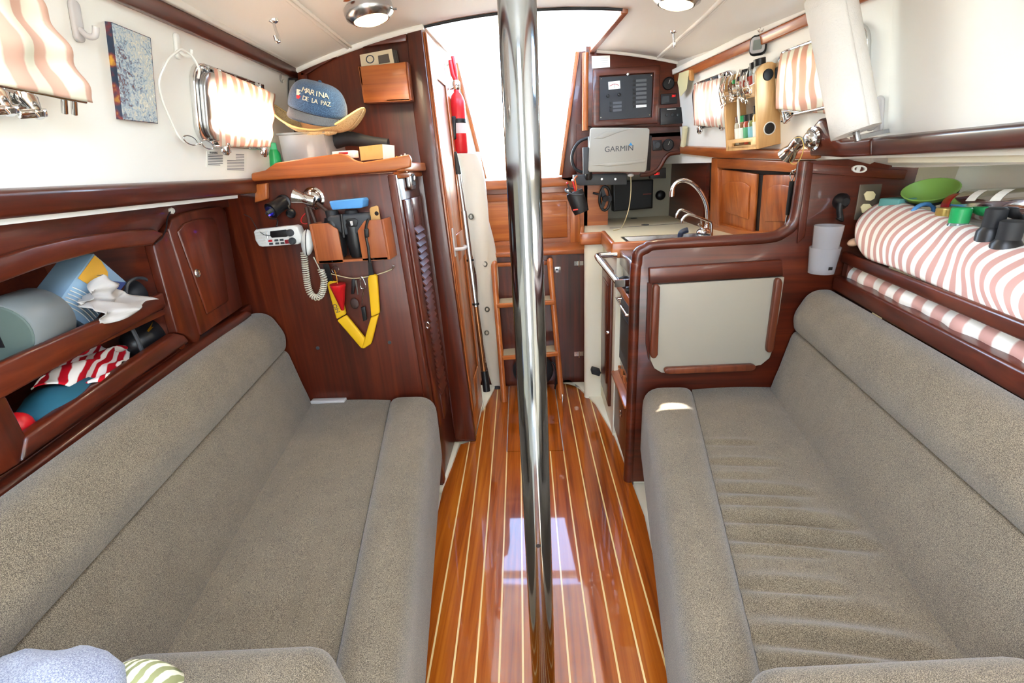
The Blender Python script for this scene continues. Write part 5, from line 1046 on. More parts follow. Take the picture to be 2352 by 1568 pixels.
g = T('wooden_spoon_handle', 'short wooden handle with an oval hole sticking out of the rack', 'tool'); Fh = Fr((0, 1.58, 0), (1, 0, 0), (0, 0, 1), (0, -1, 0))
O('blade', fp(Fh, [(848, 480), (851, 476), (864, 472), (868, 474), (873, 504), (873, 540), (855, 540)], 0, .008), mat('olive_wood', 'B98F56', .5), g, bev=.002); O('oval_hole', B().lathe(Fh.W(865, 490, .008), Fh.w, [(.007, 0), (.006, .0006)], 14, sx=(1, 0, 0)), DARK, g)
# straps and leads hanging from the lamp
g = T('camera_leads', 'dark leather straps hanging behind the rack from the reading lamp', 'straps')
for pts in (((703, 476), (708, 500), (713, 525)), ((712, 478), (720, 500), (724, 512)), ((728, 466), (745, 480), (760, 492))): O('strap', B().tube(spline([FB.W(x, y, .03) for x, y in pts], 4), .006, 6), mat('brown_leather_%d' % len(bpy.data.materials), '3A241A', .6), g, smooth=True)
O('red_lead', B().tube(spline([FB.W(x, y, .03) for x, y in ((703, 488), (693, 500), (692, 510), (700, 514), (708, 512))], 5), .0016, 5), RED, g, smooth=True)
# yellow float strap
fs_ = T('float_strap', 'yellow padded float strap looped below the wooden rack', 'strap')
def pad(pts, w0, w1, parent, m=YEL, bev=.006): return O('pad', fp(FB, pts, w0, w1), m, parent, bev=bev, seg=3)
p1 = pad([(749, 651), (757, 645), (775, 648), (794, 722), (772, 734)], .012, .028, fs_); pad([(773, 736), (794, 724), (838, 778), (836, 800), (829, 801)], .012, .028, fs_); pad([(851, 729), (869, 722), (852, 790), (836, 801), (830, 800), (838, 774)], .014, .03, fs_); pad([(844, 641), (847, 632), (861, 630), (865, 634), (871, 720), (852, 728)], .02, .036, fs_)
O('webbing', B().prism([FB.W(x, y, .03) for x, y in ((846, 601), (853, 601), (860, 632), (848, 638))], FB.w * .004), BLACK, fs_); O('webbing', B().prism([FB.W(x, y, .02) for x, y in ((742, 606), (755, 606), (767, 650), (752, 652))], FB.w * .004), BLACK, fs_)
O('webbing', B().tube(spline([FB.W(x, y, .09) for x, y in ((846, 503), (841, 520), (841, 545), (846, 570), (849, 603))], 5), .0045, 6), BLACK, fs_, smooth=True); O('buckle', fp(FB, [(835, 526), (845, 525), (846, 545), (837, 546)], .09, .1), BLACK, fs_, bev=.002)
uu = FB.uv(779, 703); text('lettering', 'ON', .022, FB.P(uu[0], uu[1], .0292), V((.35, 0, -1)), V((1, 0, .35)), INK, fs_, .0003)
g = T('cone_whistle', 'red plastic cone float hanging beside the yellow strap', 'float'); a, c = FB.W(775, 652, .05), FB.W(787, 711, .045); O('cone', B().lathe(a, c - a, [(.012, -.002), (.027, .0), (.0275, .008), (.025, .012), (.006, (c - a).length), (.002, (c - a).length + .003)], 22), RED, g, smooth=50); O('cone_cord', B().tube(spline([a, FB.W(773, 635, .04), FB.W(768, 620, .02)], 4), .0015, 5), mat('orange_cord', 'B87820', .8), g)
O('key_ring', B().tube([FB.W(770 + 8 * math.cos(t), 619 + 8 * math.sin(t), .02) for t in [i * .5236 for i in range(12)]], .0012, 5, True), STEEL, g)
g = T('hanging_line', 'thin line strung between two small hooks under the rack', 'line'); O('line', B().tube(spline([FB.W(x, y, .02) for x, y in ((740, 622), (770, 631), (810, 639), (850, 634), (880, 626), (900, 618))], 5), .0018, 5), ROPE, g, smooth=True); O('screw_hook', B().tube(spline([FB.W(x, y, w_) for x, y, w_ in ((900, 620, .0), (902, 616, .02), (905, 611, .02), (902, 609, .02))], 4), .0024, 6), STEEL, g, smooth=True); O('screw_hook', B().tube(spline([FB.W(x, y, w_) for x, y, w_ in ((739, 617, .0), (741, 620, .02), (739, 625, .02))], 4), .0024, 6), STEEL, g, smooth=True)
g = T('carabiner', 'small silver carabiner clipped on the thin line', 'carabiner'); O('loop', B().tube(spline([FB.W(x, y, .025) for x, y in ((829, 636), (834, 640), (840, 656), (836, 662), (829, 661), (827, 645))], 4, True), .0018, 6, True), CHROME, g, smooth=True)
g = T('key_bunch', 'dark keys and fobs hanging from the thin line', 'keys')
O('fob', fp(FB, [(807, 640), (815, 641), (813, 675), (806, 676)], .015, .022), BLACK, g, bev=.002); O('fob', B().ell(FB.W(814, 697, .02), (.016, 0, 0), FB.w * .004, (0, 0, .02), 14, 8), mat('brown_fob', '3B2722', .6), g, smooth=True); O('fob', fp(FB, [(828, 706), (838, 704), (842, 735), (834, 738)], .015, .024), BLACK, g, bev=.002)
O('key', fp(FB, [(815, 644), (819, 643), (823, 675), (821, 677)], .022, .024), STEEL, g); O('chain', B().tube(spline([FB.W(x, y, .02) for x, y in ((836, 663), (833, 680), (831, 700))], 4), .0016, 5), STEEL, g)
tag(O('seat_wedge', B().box((-.905, 1.60, .424), (-.77, 1.628, .436)), WGREY, bev=.002), 'pale strip at the foot of the low bulkhead behind the left seat', 'strip')
# ================================================================ mast post
pb = at(1203, 384, Y=.715)
mp = T('compression_post', 'polished stainless steel post standing in the middle of the cabin', 'post')
ptop = at(1187, 0, Y=.715); pbot = at(1249, 1568, Y=.715); dd = (pbot - ptop).normalized()
z0p = ptop - dd * ((1.80 - ptop.z) / -dd.z if dd.z else 0); z1p = ptop + dd * ((ptop.z - .0) / -dd.z)
O('tube', B().lathe(z1p, z0p - z1p, [(.0254, 0), (.0254, (z0p - z1p).length)], 48), POST, mp, smooth=60)
hx = at(1235, 1253, Y=.69); hd0 = V((EYE.x - hx.x, EYE.y - hx.y, 0)).normalized()
axp = z1p.lerp(z0p, hx.z / 1.8); O('drilled_hole', B().lathe(axp + V((hx.x - axp.x, 0, 0)) * .2 + hd0 * .0245, hd0, [(.0045, 0), (.0045, .0012)], 14), BLACK, mp); O('foot_plate', B().lathe(z1p, (0, 0, 1), [(.055, 0), (.055, .006), (.03, .01)], 24), STEEL, mp, smooth=40)
# ================================================================ ladder
la = T('companionway_ladder', 'teak companionway ladder with two treads behind the steel post', 'ladder')
def lp(px, py, Y): return at(px, py, Y=Y)
fl0, fl1 = at(1158, 922, Z=0), at(1292, 914, Z=0)
def Ytop(z): return 2.40 + .17 * (z / .75)
for nm, bt, tp_ in (('side_rail', (1158, 922), (1134, 612)), ('side_rail', (1290, 914), (1263, 606))):
    a = at(*bt, Z=.0); c = at(*tp_, Y=2.57)
    O(nm, B().tube(spline([a, a.lerp(c, .5), c.lerp(a, .06), c + V((.002, .012, .012)), c + V((.003, .045, .006))], 5), .0165, 10), TZ, la, smooth=True)
for yl, yr in (((1141, 708), (1274, 700)), ((1150, 828), (1282, 818))):
    A, C_ = at(*yl, Y=2.50 if yl[1] < 760 else 2.44), at(*yr, Y=2.50 if yl[1] < 760 else 2.44)
    O('tread', B().prism([A, C_, C_ + V((0, .12, 0)), A + V((0, .12, 0))], (0, 0, .024)), TX, la, bev=.004); O('tread_grip', B().prism([A + V((.014, .012, .0242)), C_ + V((-.014, .012, .0242)), C_ + V((-.014, .11, .0242)), A + V((.014, .11, .0242))], (0, 0, .002)), mat('grip_tape', '9C8B72', .9), la)
c0, c1 = at(1136, 605, Y=2.60), at(1262, 600, Y=2.60); O('top_rail', B().prism([c0, c1, c1 + V((0, .025, 0)), c0 + V((0, .025, 0))], (0, 0, -.02)), TX, la, bev=.003)
O('foot_bolt', B().lathe(at(1292, 918, Z=.0), (0, 0, 1), [(.007, 0), (.006, .03), (.003, .036)], 10), CHROME, la, smooth=40)
tag(O('tool_bag', B().ell((-.05, 2.56, .115), (.12, 0, 0), (0, .05, 0), (0, 0, .115), 20, 12), BLK2, smooth=True), 'black bag stowed on the sole behind the ladder', 'bag')
tag(O('bag_handle', B().tube(spline([(.075, 2.50, .02), (.085, 2.49, .10), (.08, 2.49, .17), (.06, 2.50, .19)], 5), .006, 8), BLACK, smooth=True), 'black curved handle beside the right ladder leg', 'handle')
# hinges and latch on the engine box
for x, y, lab in ((1330, 605, 'upper right hinge of the engine box door'), (1330, 813, 'lower right hinge of the engine box door'), (1094, 621, 'upper left hinge of the engine box door, behind the canvas'), (1120, 828, 'lower left hinge of the engine box door, by the pole')):
    g = T('hinge', lab, 'hinge', 'hinges of the engine box'); O('leaf', fp(FE, [(x - 11, y - 5), (x + 10, y - 6), (x + 10, y + 4), (x - 11, y + 5)], 0, .003), CHROME, g); O('pin', B().tube([FE.W(x, y - 7, .005), FE.W(x, y + 8, .005)], .004, 6), CHROME, g, smooth=True); O('screw', B().lathe(FE.W(x - 6, y, .003), FE.w, [(.003, 0), (.002, .002)], 8), STEEL, g)
g = T('turn_latch', 'flat steel latch plate beside the ladder top', 'latch'); O('plate', fp(FE, [(1272, 613), (1288, 612), (1289, 626), (1272, 627)], 0, .004), STEEL, g, bev=.002); O('button', B().lathe(FE.W(1279, 619, .004), FE.w, [(.006, 0), (.005, .003)], 10), DGREY, g)
# ================================================================ pole, canvas, extinguisher
g = T('boat_hook', 'telescopic aluminium boat hook leaning beside the head door', 'pole')
a, c, e = at(1118, 898, X=-.262), at(1070, 520, X=-.312), at(1053, 400, X=-.325); a.z = max(a.z, .03)
O('handle_grip', B().tube([a, a.lerp(c, .13)], .017, 12), BLACK, g, smooth=50); O('lower_tube', B().tube([a.lerp(c, .12), a.lerp(c, .55)], .010, 12), mat('bronze_tube', '8A5A38', .3, .8), g, smooth=True); O('middle_tube', B().tube([a.lerp(c, .53), c.lerp(e, .3)], .0125, 12), STEEL, g, smooth=True); O('upper_tube', B().tube([c.lerp(e, .3), e], .0095, 12), STEEL, g, smooth=True)
for k in (.54, .80): O('clamp', B().tube([a.lerp(c, k) , a.lerp(c, k + .012)], .0165, 12), BLACK, g, smooth=50)
O('head_fitting', B().tube([e, e + (e - c).normalized() * .03, e + (e - c).normalized() * .09], [.012, .011, .006], 10), BLK2, g, smooth=True)
cv = T('canvas_roll', 'long beige canvas roll with brass eyelets hanging from the companionway', 'canvas')
cp = [(1075, 352, 30), (1083, 400, 31), (1090, 450, 32), (1096, 490, 33), (1103, 530, 34), (1110, 580, 33), (1117, 640, 30), (1122, 700, 27), (1128, 760, 23), (1133, 820, 20), (1139, 870, 17), (1143, 888, 15)]
sec = []
for k, (x, y, hw) in enumerate(cp):
    c = at(x, y, Y=2.60); s2 = sc(c) * hw * .82; sec.append([c + V((s2 * math.cos(t) * (1 + .16 * math.sin(3 * t + k * 1.3)), s2 * .75 * math.sin(t) * (1 + .12 * math.sin(2 * t + k)), .006 * math.sin(2 * t + k))) for t in [i * .3142 for i in range(20)]])
secs2 = [spline([s3[i] for s3 in sec], 3) for i in range(20)]; O('canvas', B().loft([[secs2[i][j] for i in range(20)] for j in range(len(secs2[0]))]), CANVAS, cv, smooth=80)
for x, y in ((1082, 497), (1114, 606), (1119, 710), (1118, 764)):
    c = at(x, y, Y=2.60 - .048); O('eyelet', B().tube([c + V((.011 * math.cos(t), 0, .013 * math.sin(t))) for t in [i * .5236 for i in range(12)]], .004, 6, True), mat('eyelet_brass', '6E6A5E', .4, .8), cv, smooth=True)
O('tie_end', B().ell(at(1142, 892, Y=2.57), (.025, 0, 0), (0, .02, 0), (0, 0, .018), 12, 8), BLK2, cv, smooth=True)
fx = T('fire_extinguisher', 'red fire extinguisher strapped to the companionway side', 'fire extinguisher')
e0, e1 = at(1058, 352, Y=2.42), at(1049, 212, Y=2.42); d = e1 - e0; l = d.length; s2 = sc(e0); r = 17.5 * s2
O('cylinder', B().lathe(e0, d, [(r * .92, 0), (r, .006), (r, l * .72), (r * .95, l * .86), (r * .7, l * .95), (r * .36, l), (r * .36, l + .012)], 28), REDP, fx, smooth=50)
O('label_band', B().lathe(e0, d, [(r * 1.01, l * .33), (r * 1.012, l * .34), (r * 1.012, l * .56), (r * 1.01, l * .57)], 28), mat('label_pale', 'D9C6C0', .6), fx, smooth=50); O('strap', B().lathe(e0, d, [(r * 1.03, l * .50), (r * 1.04, l * .505), (r * 1.04, l * .565), (r * 1.03, l * .57)], 28), BLACK, fx, smooth=50)
cl = e0 + d * .42 + V((-r * .55, -r * .9, 0)); O('strap_lever', B().ob(cl, (.012, 0, 0), (0, .008, 0), V((.004, 0, .05))), BLACK, fx, bev=.006)
O('valve', B().lathe(e0, d, [(r * .4, l + .01), (r * .5, l + .018), (r * .5, l + .04), (r * .3, l + .05)], 14), CHROME, fx, smooth=50); tpv = e0 + d * ((l + .045) / l)
O('handle', B().tube([tpv, tpv + V((-.012, 0, .03)), tpv + V((-.018, 0, .085))], [.009, .011, .010], 8), REDP, fx, smooth=True); O('handle', B().tube([tpv + V((.004, 0, 0)), tpv + V((.002, 0, .05)), tpv + V((-.006, 0, .10))], [.006, .008, .008], 8), REDP, fx, smooth=True); O('nozzle', B().tube([tpv + V((0, 0, -.02)), tpv + V((-.03, -.01, -.03))], [.008, .006], 8), STEEL, fx, smooth=True)
# ================================================================ instruments
nv = st(O('wall_instruments', fp(FN, [(1346, 106), (1400, 109), (1450, 117), (1500, 129), (1572, 150), (1590, 240), (1590, 290), (1346, 290)], -.02, 0), WX, bev=.002))
st(O('wall_instruments_lower', fp(FN, [(1325, 285), (1575, 285), (1575, 352), (1540, 352), (1528, 366), (1512, 388), (1490, 400), (1325, 405)], -.05, -.03), WX))
O('curved_trim', B().tube(spline([FN.W(x, y, -.025) for x, y in ((1562, 350), (1540, 353), (1528, 363), (1514, 386), (1495, 399), (1470, 402))], 5), .011, 8), WX, nv, smooth=True)
O('edge_pillar', B().tube([FN.W(1345, 122, -.01), FN.W(1344, 300, -.01)], .018, 12), TZ, nv, smooth=True)
g = T('switch_panel', 'black electrical panel with meter and breakers in a wooden frame', 'electrical panel')
O('door_frame', B().ring([FN.W(x, y, .0) for x, y in ((1361, 160), (1515, 151), (1509, 284), (1358, 293))], [FN.W(x, y, .0) for x, y in ((1376, 176), (1500, 168), (1496, 270), (1376, 277))], FN.w * .022), WX, g, bev=.004)
O('panel_plate', fp(FN, [(1377, 178), (1499, 169), (1495, 269), (1377, 276)], .004, .012), mat('panel_black', '24272C', .45), g)
O('meter', fp(FN, [(1397, 188), (1424, 185), (1425, 203), (1398, 206)], .012, .015), PAPER, g); O('meter_scale', B().tube(spline([FN.W(x, y, .0155) for x, y in ((1400, 198), (1411, 193), (1422, 196))], 5), .0012, 4), RED, g); O('meter_needle', B().tube([FN.W(1411, 203, .0155), FN.W(1411, 192, .0155)], .0007, 4), BLACK, g)
BRK = mat('breaker_grey', '8D8F90', .5); 
for k in range(7):
    y = 182.5 + k * 9.8
    O('breaker_label', fp(FN, [(1461, y), (1485, y - 1.6), (1485, y + 4.4), (1461, y + 6)], .012, .0135), mat('label_dark_%d' % k, '5A5C5E' if k < 6 else 'E8E6E0', .6), g); O('breaker_switch', fp(FN, [(1454, y + 1), (1458.5, y + .7), (1458.5, y + 5), (1454, y + 5.3)], .012, .018), BLACK, g)
for k in range(3):
    y = 234 + k * 8.5; O('breaker_label', fp(FN, [(1408, y), (1428, y - 1.3), (1428, y + 4.2), (1408, y + 5.5)], .012, .0135), mat('label_low_%d' % k, '54565A', .6), g); O('breaker_switch', fp(FN, [(1401, y), (1405, y), (1405, y + 5), (1401, y + 5)], .012, .018), BLACK, g)
for x, y in ((1396, 220), (1422, 217)): O('selector_knob', B().lathe(FN.W(x, y, .012), FN.w, [(.008, 0), (.007, .012), (.003, .013)], 12), BLACK, g, smooth=50)
for x, y in ((1381, 181), (1496, 173), (1492, 264), (1380, 270)): O('panel_screw', B().lathe(FN.W(x, y, .012), FN.w, [(.004, 0), (.003, .003)], 8), CHROME, g, smooth=True)
O('white_knob', B().ell(FN.W(1442, 170, .018), (.007, 0, 0), (0, .006, 0), (0, 0, .007), 10, 8), WHITE, g, smooth=True)
g = T('note_card', 'white typed card above the electrical panel', 'card'); O('card', fp(FN, [(1359, 129), (1401, 127), (1401, 154), (1360, 157)], 0, .001), PAPER, g); bl = B()
for k in range(4): b2 = fline(FN, 1364, 134 + 5 * k, 1396, 132.5 + 5 * k, 1.0, .0012); bl.add(b2.v, b2.f)
O('typed_lines', bl, WGREY, g)['kind'] = 'stuff'
def gauge(label, px, r, fr=FN, w_=0):
    g = T('gauge', label, 'gauge', 'round instrument gauges'); c = fr.W(*px, w_); s2 = sc(c); O('bezel', B().lathe(c, fr.w, [(r * s2, 0), (r * s2, .008), (r * s2 * .88, .012), (r * s2 * .85, .006)], 24), BLACK, g, smooth=50); O('dial', B().lathe(c, fr.w, [(r * s2 * .84, .005), (.001, .006)], 20), mat('dial_%d' % px[0], '4A4E50', .4), g); O('needle', B().tube([c + fr.w * .0075, c + fr.w * .0075 + V((.3, 0, .8)) * r * s2 * .7], .001, 4), PAPER, g)
gauge('round black gauge right of the electrical panel', (1535, 192), 13.5); gauge('round gauge low on the right behind the display cover', (1534, 333), 13, FN, -.03)
g = T('square_gauge', 'square black gauge beside the display cover', 'gauge'); O('case', fp(FN, [(1499, 322), (1520, 321), (1521, 344), (1500, 346)], -.03, -.02), BLACK, g, bev=.003); O('dial', B().lathe(FN.W(1510, 333, -.02), FN.w, [(.016, 0), (.015, .002)], 18), DGREY, g)
g = T('battery_monitor', 'small black monitor with red digits right of the panel', 'monitor'); O('case', fp(FN, [(1519, 216), (1555, 213), (1556, 237), (1519, 240)], 0, .012), BLACK, g, bev=.002); O('bezel_plate', fp(FN, [(1522, 221), (1537, 220), (1537, 234), (1522, 235)], .012, .013), DGREY, g); REDL = mat('red_led', 'FF2020', .4, emit=1.0, emcol='FF1810'); uu = FN.uv(1546, 221); text('red_digits', '281', .014, FN.P(uu[0], uu[1], .0128), FN.u, FN.v, REDL, g, .0003)
g = T('control_box', 'black control panel with dials under the small monitor', 'control panel'); O('case', fp(FN, [(1517, 248), (1567, 246), (1569, 283), (1517, 287)], 0, .012), BLACK, g, bev=.002)
for x in (1531, 1544, 1556): O('dial', B().lathe(FN.W(x, 264, .012), FN.w, [(.007, 0), (.006, .008), (.002, .009)], 12), DGREY, g, smooth=50)
O('print_strip', fp(FN, [(1532, 250), (1553, 249), (1553, 251), (1532, 252)], .012, .0125), WGREY, g)
# chart plotter with its sun cover
gm = T('chart_plotter', 'chart plotter under a pale grey cover on a swing arm', 'chart plotter'); FP = Fr((0, 2.58, 0), (1, 0, 0), (0, 0, 1), (0, -1, 0))
O('housing', fp(FP, [(1352, 312), (1352, 390), (1494, 392), (1498, 310)], -.06, -.012), BLACK, gm, bev=.006)
COVM = mat('cover_grey', '9C998F', .45); O('cover', fp(FP, [(1356, 296), (1360, 293), (1489, 294), (1493, 298), (1485, 391), (1481, 395), (1354, 395), (1351, 391)], -.012, .01), COVM, gm, bev=.006, seg=3)
for pts in (((1362, 318), (1390, 303), (1420, 297), (1450, 296), (1420, 304), (1385, 318)), ((1358, 379), (1400, 374), (1450, 370), (1484, 364), (1482, 372), (1440, 378), (1400, 382))):
    O('embossed_wave', fp(FP, pts, .008, .0125), COVM, gm, bev=.002)
uu = FP.uv(1421, 342); text('lettering', 'GARMIN', .036, FP.P(uu[0], uu[1], .0105), FP.u, FP.v, mat('logo_grey', '3C3E42', .5), gm, .0006, 1.06)
O('logo_triangle', fp(FP, [(1444, 334), (1449, 327), (1453, 334)], .0102, .0112), mat('logo_blue', '2F8FD0', .4), gm)
O('swing_arm', fp(FN, [(1318, 402), (1440, 398), (1440, 424), (1330, 426), (1320, 418)], -.01, .12), DGREY, gm, bev=.004); O('knuckle', B().lathe(FP.W(1352, 395, -.03), (0, 0, -1), [(.018, 0), (.02, .03), (.012, .04)], 14), BLACK, gm, smooth=50)
for x in (1382, 1413): O('arm_bolt', B().lathe(FN.W(x, 411, .12), FN.w, [(.007, 0), (.006, .006)], 10), STEEL, gm, smooth=50)
O('side_bracket', fp(FP, [(1339, 338), (1353, 338), (1353, 400), (1340, 400)], -.03, .0), DGREY, gm, bev=.003); O('cable', B().tube(spline([FN.W(x, y, .06) for x, y in ((1352, 316), (1330, 326), (1316, 348), (1314, 370), (1322, 388), (1338, 396))], 6), .008, 8), BLK2, gm, smooth=True)
g = T('pull_cord', 'thin beige cord hanging from the plotter arm onto the worktop', 'cord'); O('knob', B().ell(FN.W(1449, 402, .14), (.016, 0, 0), (0, .012, 0), (0, 0, .009), 12, 8), WGREY, g, smooth=True)
kk = [FN.W(1449, 406, .14), FN.W(1449, 440, .14), FN.W(1445, 475, .13), FN.W(1438, 500, .14)] + [at(x, y, Z=.905) for x, y in ((1428, 522), (1418, 527), (1408, 528))]; O('cord', B().tube(spline(kk, 6), .0025, 6), ROPE, g, smooth=True)
pu = T('tool_pouch', 'black mesh pouch holding small tools with red and white handles', 'pouch'); FPo = Fr((0, 2.52, 0), (1, 0, 0), (0, 0, 1), (0, -1, 0)); a, c = FPo.W(1319, 440, 0), FPo.W(1336, 488, 0); s2 = sc(a)
O('pouch_body', B().lathe(a, c - a, [(19 * s2, 0), (20 * s2, .01), (19.5 * s2, (c - a).length * .7), (17 * s2, (c - a).length)], 22, ky=.6), BLACK, pu, smooth=50); O('pouch_rim', B().tube([a + V((20 * s2 * math.cos(t), 12 * s2 * math.sin(t) - .004, 6 * s2 * math.sin(t) - 4 * s2 * math.cos(t))) for t in [i * .3142 for i in range(20)]], .005, 6, True), DGREY, pu, smooth=True)
O('red_tag', fp(FPo, [(1316, 481), (1327, 479), (1328, 482), (1316, 484)], .032, .034), mat('tag_red', 'B03024', .6), pu)
for lab, m1, m2, x0, y0, x1, y1 in (('pliers with red tipped handle in the black pouch', BLACK, RED, 1303, 421, 1316, 450), ('screwdriver with red and white grip in the black pouch', RED, WHITE, 1315, 414, 1323, 445), ('white tipped marker in the black pouch', STEEL, WHITE, 1304, 438, 1314, 456)):
    t2 = T('hand_tool', lab, 'tool', 'tools in the black pouch'); A, C_ = FPo.W(x0, y0, .01), FPo.W(x1, y1, .01); O('grip', B().tube([A, C_], .0045, 8), m1, t2, smooth=True); O('tip', B().ell(A, (.0065, 0, 0), (0, .0065, 0), (0, 0, .0065), 10, 6), m2, t2, smooth=True)
O('hanging_strap', B().tube(spline([FPo.W(x, y, 0) for x, y in ((1325, 442), (1322, 420), (1320, 410))] + [FN.W(1326, 404, .112)], 4), .004, 6), mat('orange_strap', 'C06020', .7), pu, smooth=True)
# recess under the instruments
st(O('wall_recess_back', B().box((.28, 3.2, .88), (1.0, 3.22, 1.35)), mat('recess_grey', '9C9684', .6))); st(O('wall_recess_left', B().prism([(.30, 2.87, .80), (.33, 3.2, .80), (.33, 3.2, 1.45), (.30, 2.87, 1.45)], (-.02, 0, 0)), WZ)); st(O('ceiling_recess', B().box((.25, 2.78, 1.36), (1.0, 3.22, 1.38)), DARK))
st(O('wall_recess_right', B().prism([(.86, 2.55, .80), (.86, 3.2, .80), (.86, 3.2, 1.40), (.86, 2.55, 1.27)], (.02, 0, 0)), WY))
FX = Fr((0, 3.18, 0), (1, 0, 0), (0, 0, 1), (0, -1, 0))
g = T('stereo_box', 'black box with a mesh front standing in the recess under the instruments', 'speaker'); O('case', fp(FX, [(1408, 417), (1501, 412), (1499, 478), (1409, 486)], -.01, .08), BLACK, g, bev=.004); O('front_mesh', fp(FX, [(1412, 421), (1497, 416), (1495, 475), (1413, 482)], .08, .083), BLK2, g); O('red_stripe', fp(FX, [(1477, 445), (1496, 444), (1496, 446), (1477, 447)], .083, .084), mat('stripe_red', '7A3028', .6), g)
g = T('cabin_fan', 'small black fan behind the tool pouch', 'fan'); c = FN.W(1390, 456, -.05); O('guard', B().tube([c + V((.05 * math.cos(t) * .6, .01, .065 * math.sin(t))) for t in [i * .3142 for i in range(20)]], .008, 8, True), BLACK, g, smooth=True); O('hub', B().lathe(c, (0, -1, 0), [(.018, 0), (.016, .02), (.006, .024)], 14), BLK2, g, smooth=50); O('stem', B().tube([c, c + V((-.02, .04, .02)), c + V((-.06, .06, .03))], .006, 8), BLACK, g, smooth=True)
for k in range(3): O('blade', B().ob(c + V((.018 * math.cos(k * 2.1), 0, .03 * math.sin(k * 2.1))), V((math.cos(k * 2.1) * .02, .004, math.sin(k * 2.1) * .03)), V((-math.sin(k * 2.1) * .01, .003, math.cos(k * 2.1) * .014)), V((0, .001, 0))), DGREY, g)
g = T('digital_meter', 'black meter with glowing red digits under the instruments', 'meter'); O('case', fp(FN, [(1492, 388), (1530, 385), (1530, 409), (1494, 410)], -.10, -.06), BLACK, g, bev=.002); uu = FN.uv(1509, 399, -.06); text('red_digits', '281', .021, FN.P(uu[0], uu[1], -.0592), FN.u, FN.v, REDL, g, .0003)
g = T('round_plug', 'black round plug on the grey recess wall', 'plug'); O('disc', B().lathe(FX.W(1516, 448, .0), FX.w, [(.03, 0), (.03, .02), (.02, .03)], 16), BLACK, g, smooth=50)
g = T('note_paper', 'yellowed note papers hanging at the aft end of the right wall', 'paper'); O('sheet', fp(FR, [(1560, 168), (1583, 160), (1577, 205), (1563, 222), (1556, 190)], .03, .031), mat('aged_paper', 'D8CFA0', .8), g); O('peg', fp(FR, [(1582, 160), (1587, 162), (1588, 186), (1583, 184)], .02, .034), STRAWP, g)
tag(O('rolled_chart', B().tube([FR.W(1574, 292, .02), FR.W(1569, 335, .02)], .014, 10), mat('chart_paper', 'D6CDA6', .8), smooth=50), 'rolled yellowed chart standing below the note papers', 'chart')
# ================================================================ right wall: spice rack, towel, clock
sr = T('spice_rack', 'two tier bamboo spice rack with rounded end panels on the right wall', 'rack'); D_ = .085
ra, rbm = FR.uv(1667, 333, D_), FR.uv(1742, 342, D_); uN, uF = rbm[0], ra[0]; vb = rbm[1]; vt = FR.uv(1765, 138, D_)[1]
def endp(u): pts = [(0.0, vb), (D_, vb), (D_, vt - .035)] + [(D_ / 2 + D_ / 2 * math.cos(t), vt - .035 + .035 * math.sin(t)) for t in [i * math.pi / 8 for i in range(1, 8)]] + [(0, vt - .035)]; return B().prism([FR.P(u, v, w_) for w_, v in pts], FR.u * .014)
O('end_panel', endp(uN), BAMB, sr, bev=.002); O('end_panel', endp(uF - .014), BAMB, sr, bev=.002)
vm = FR.uv(1700, 225, D_)[1]
O('shelf', fb(FR, uN + .014, uF - .014, vb + .008, vb + .016, .002, D_), BAMB, sr); O('shelf', fb(FR, uN + .014, uF - .014, vm - .004, vm + .004, .002, D_), BAMB, sr)
for v in (vb, vm - .008): O('front_rail', B().ring([FR.P(a, b_, D_ - .008) for a, b_ in ((uN + .014, v), (uF - .014, v), (uF - .014, v + .042), (uN + .014, v + .042))], [FR.P(a, b_, D_ - .008) for a, b_ in ((uN + .05, v + .016), (uF - .05, v + .016), (uF - .05, v + .028), (uN + .05, v + .028))], FR.w * .008), BAMB, sr, bev=.001)
O('back_panel', fb(FR, uN + .014, uF - .014, vb, vb + .05, .002, .006), BAMB, sr)
for v, m in ((vt - .04, BLK2), (vt - .04 - .19 * (vt - vb) / .3, BLACK)):
    O('magnet_disc', B().lathe(FR.P(uN, v, D_ * .5), -FR.u, [(.019, 0), (.018, .004), (.016, .005)], 20), m, sr, smooth=50)
O('hole_ring', B().tube([FR.P(uN - .002, vt - .04 - .19 * (vt - vb) / .3 + .021 * math.sin(t), D_ * .5 + .021 * math.cos(t)) for t in [i * .3142 for i in range(20)]], .002, 5, True), WHITE, sr)
spc = ['B9B6A6', '7E5A3A', 'A8452E', '6E7A4A', 'C9A45A', '8C8C86', '54603A', 'D8D2C0']
def spice(u, v, w_, h_, r, col, capm, lab, grp, labc):
    g = T('spice_jar', lab, 'jar', grp); base = FR.P(u, v, w_); gl_ = mat('spice_glass_%d' % len(bpy.data.materials), col, .15, spec=.6)
    O('glass', B().lathe(base, FR.v, [(r, 0), (r, h_ * .7), (r * .75, h_ * .8)], 14), gl_, g, smooth=50); O('cap', B().lathe(base, FR.v, [(r * .8, h_ * .79), (r * .82, h_), (r * .7, h_ * 1.01)], 14), capm, g, smooth=50); O('paper_label', B().lathe(base, FR.v, [(r * 1.01, h_ * .12), (r * 1.02, h_ * .13), (r * 1.02, h_ * .58), (r * 1.01, h_ * .59)], 14), mat('spice_label_%d' % len(bpy.data.materials), labc, .6), g, smooth=50)
lowl = ['farthest jar', 'second jar from the far end', 'third jar with green lid', 'fourth jar', 'fifth jar', 'nearest jar']
n_ = 6; labcs = ['F0EEE6', 'D9E2DA', '4E9A6E', '7FB6C8', 'E9E7E0', 'F0EEE6']
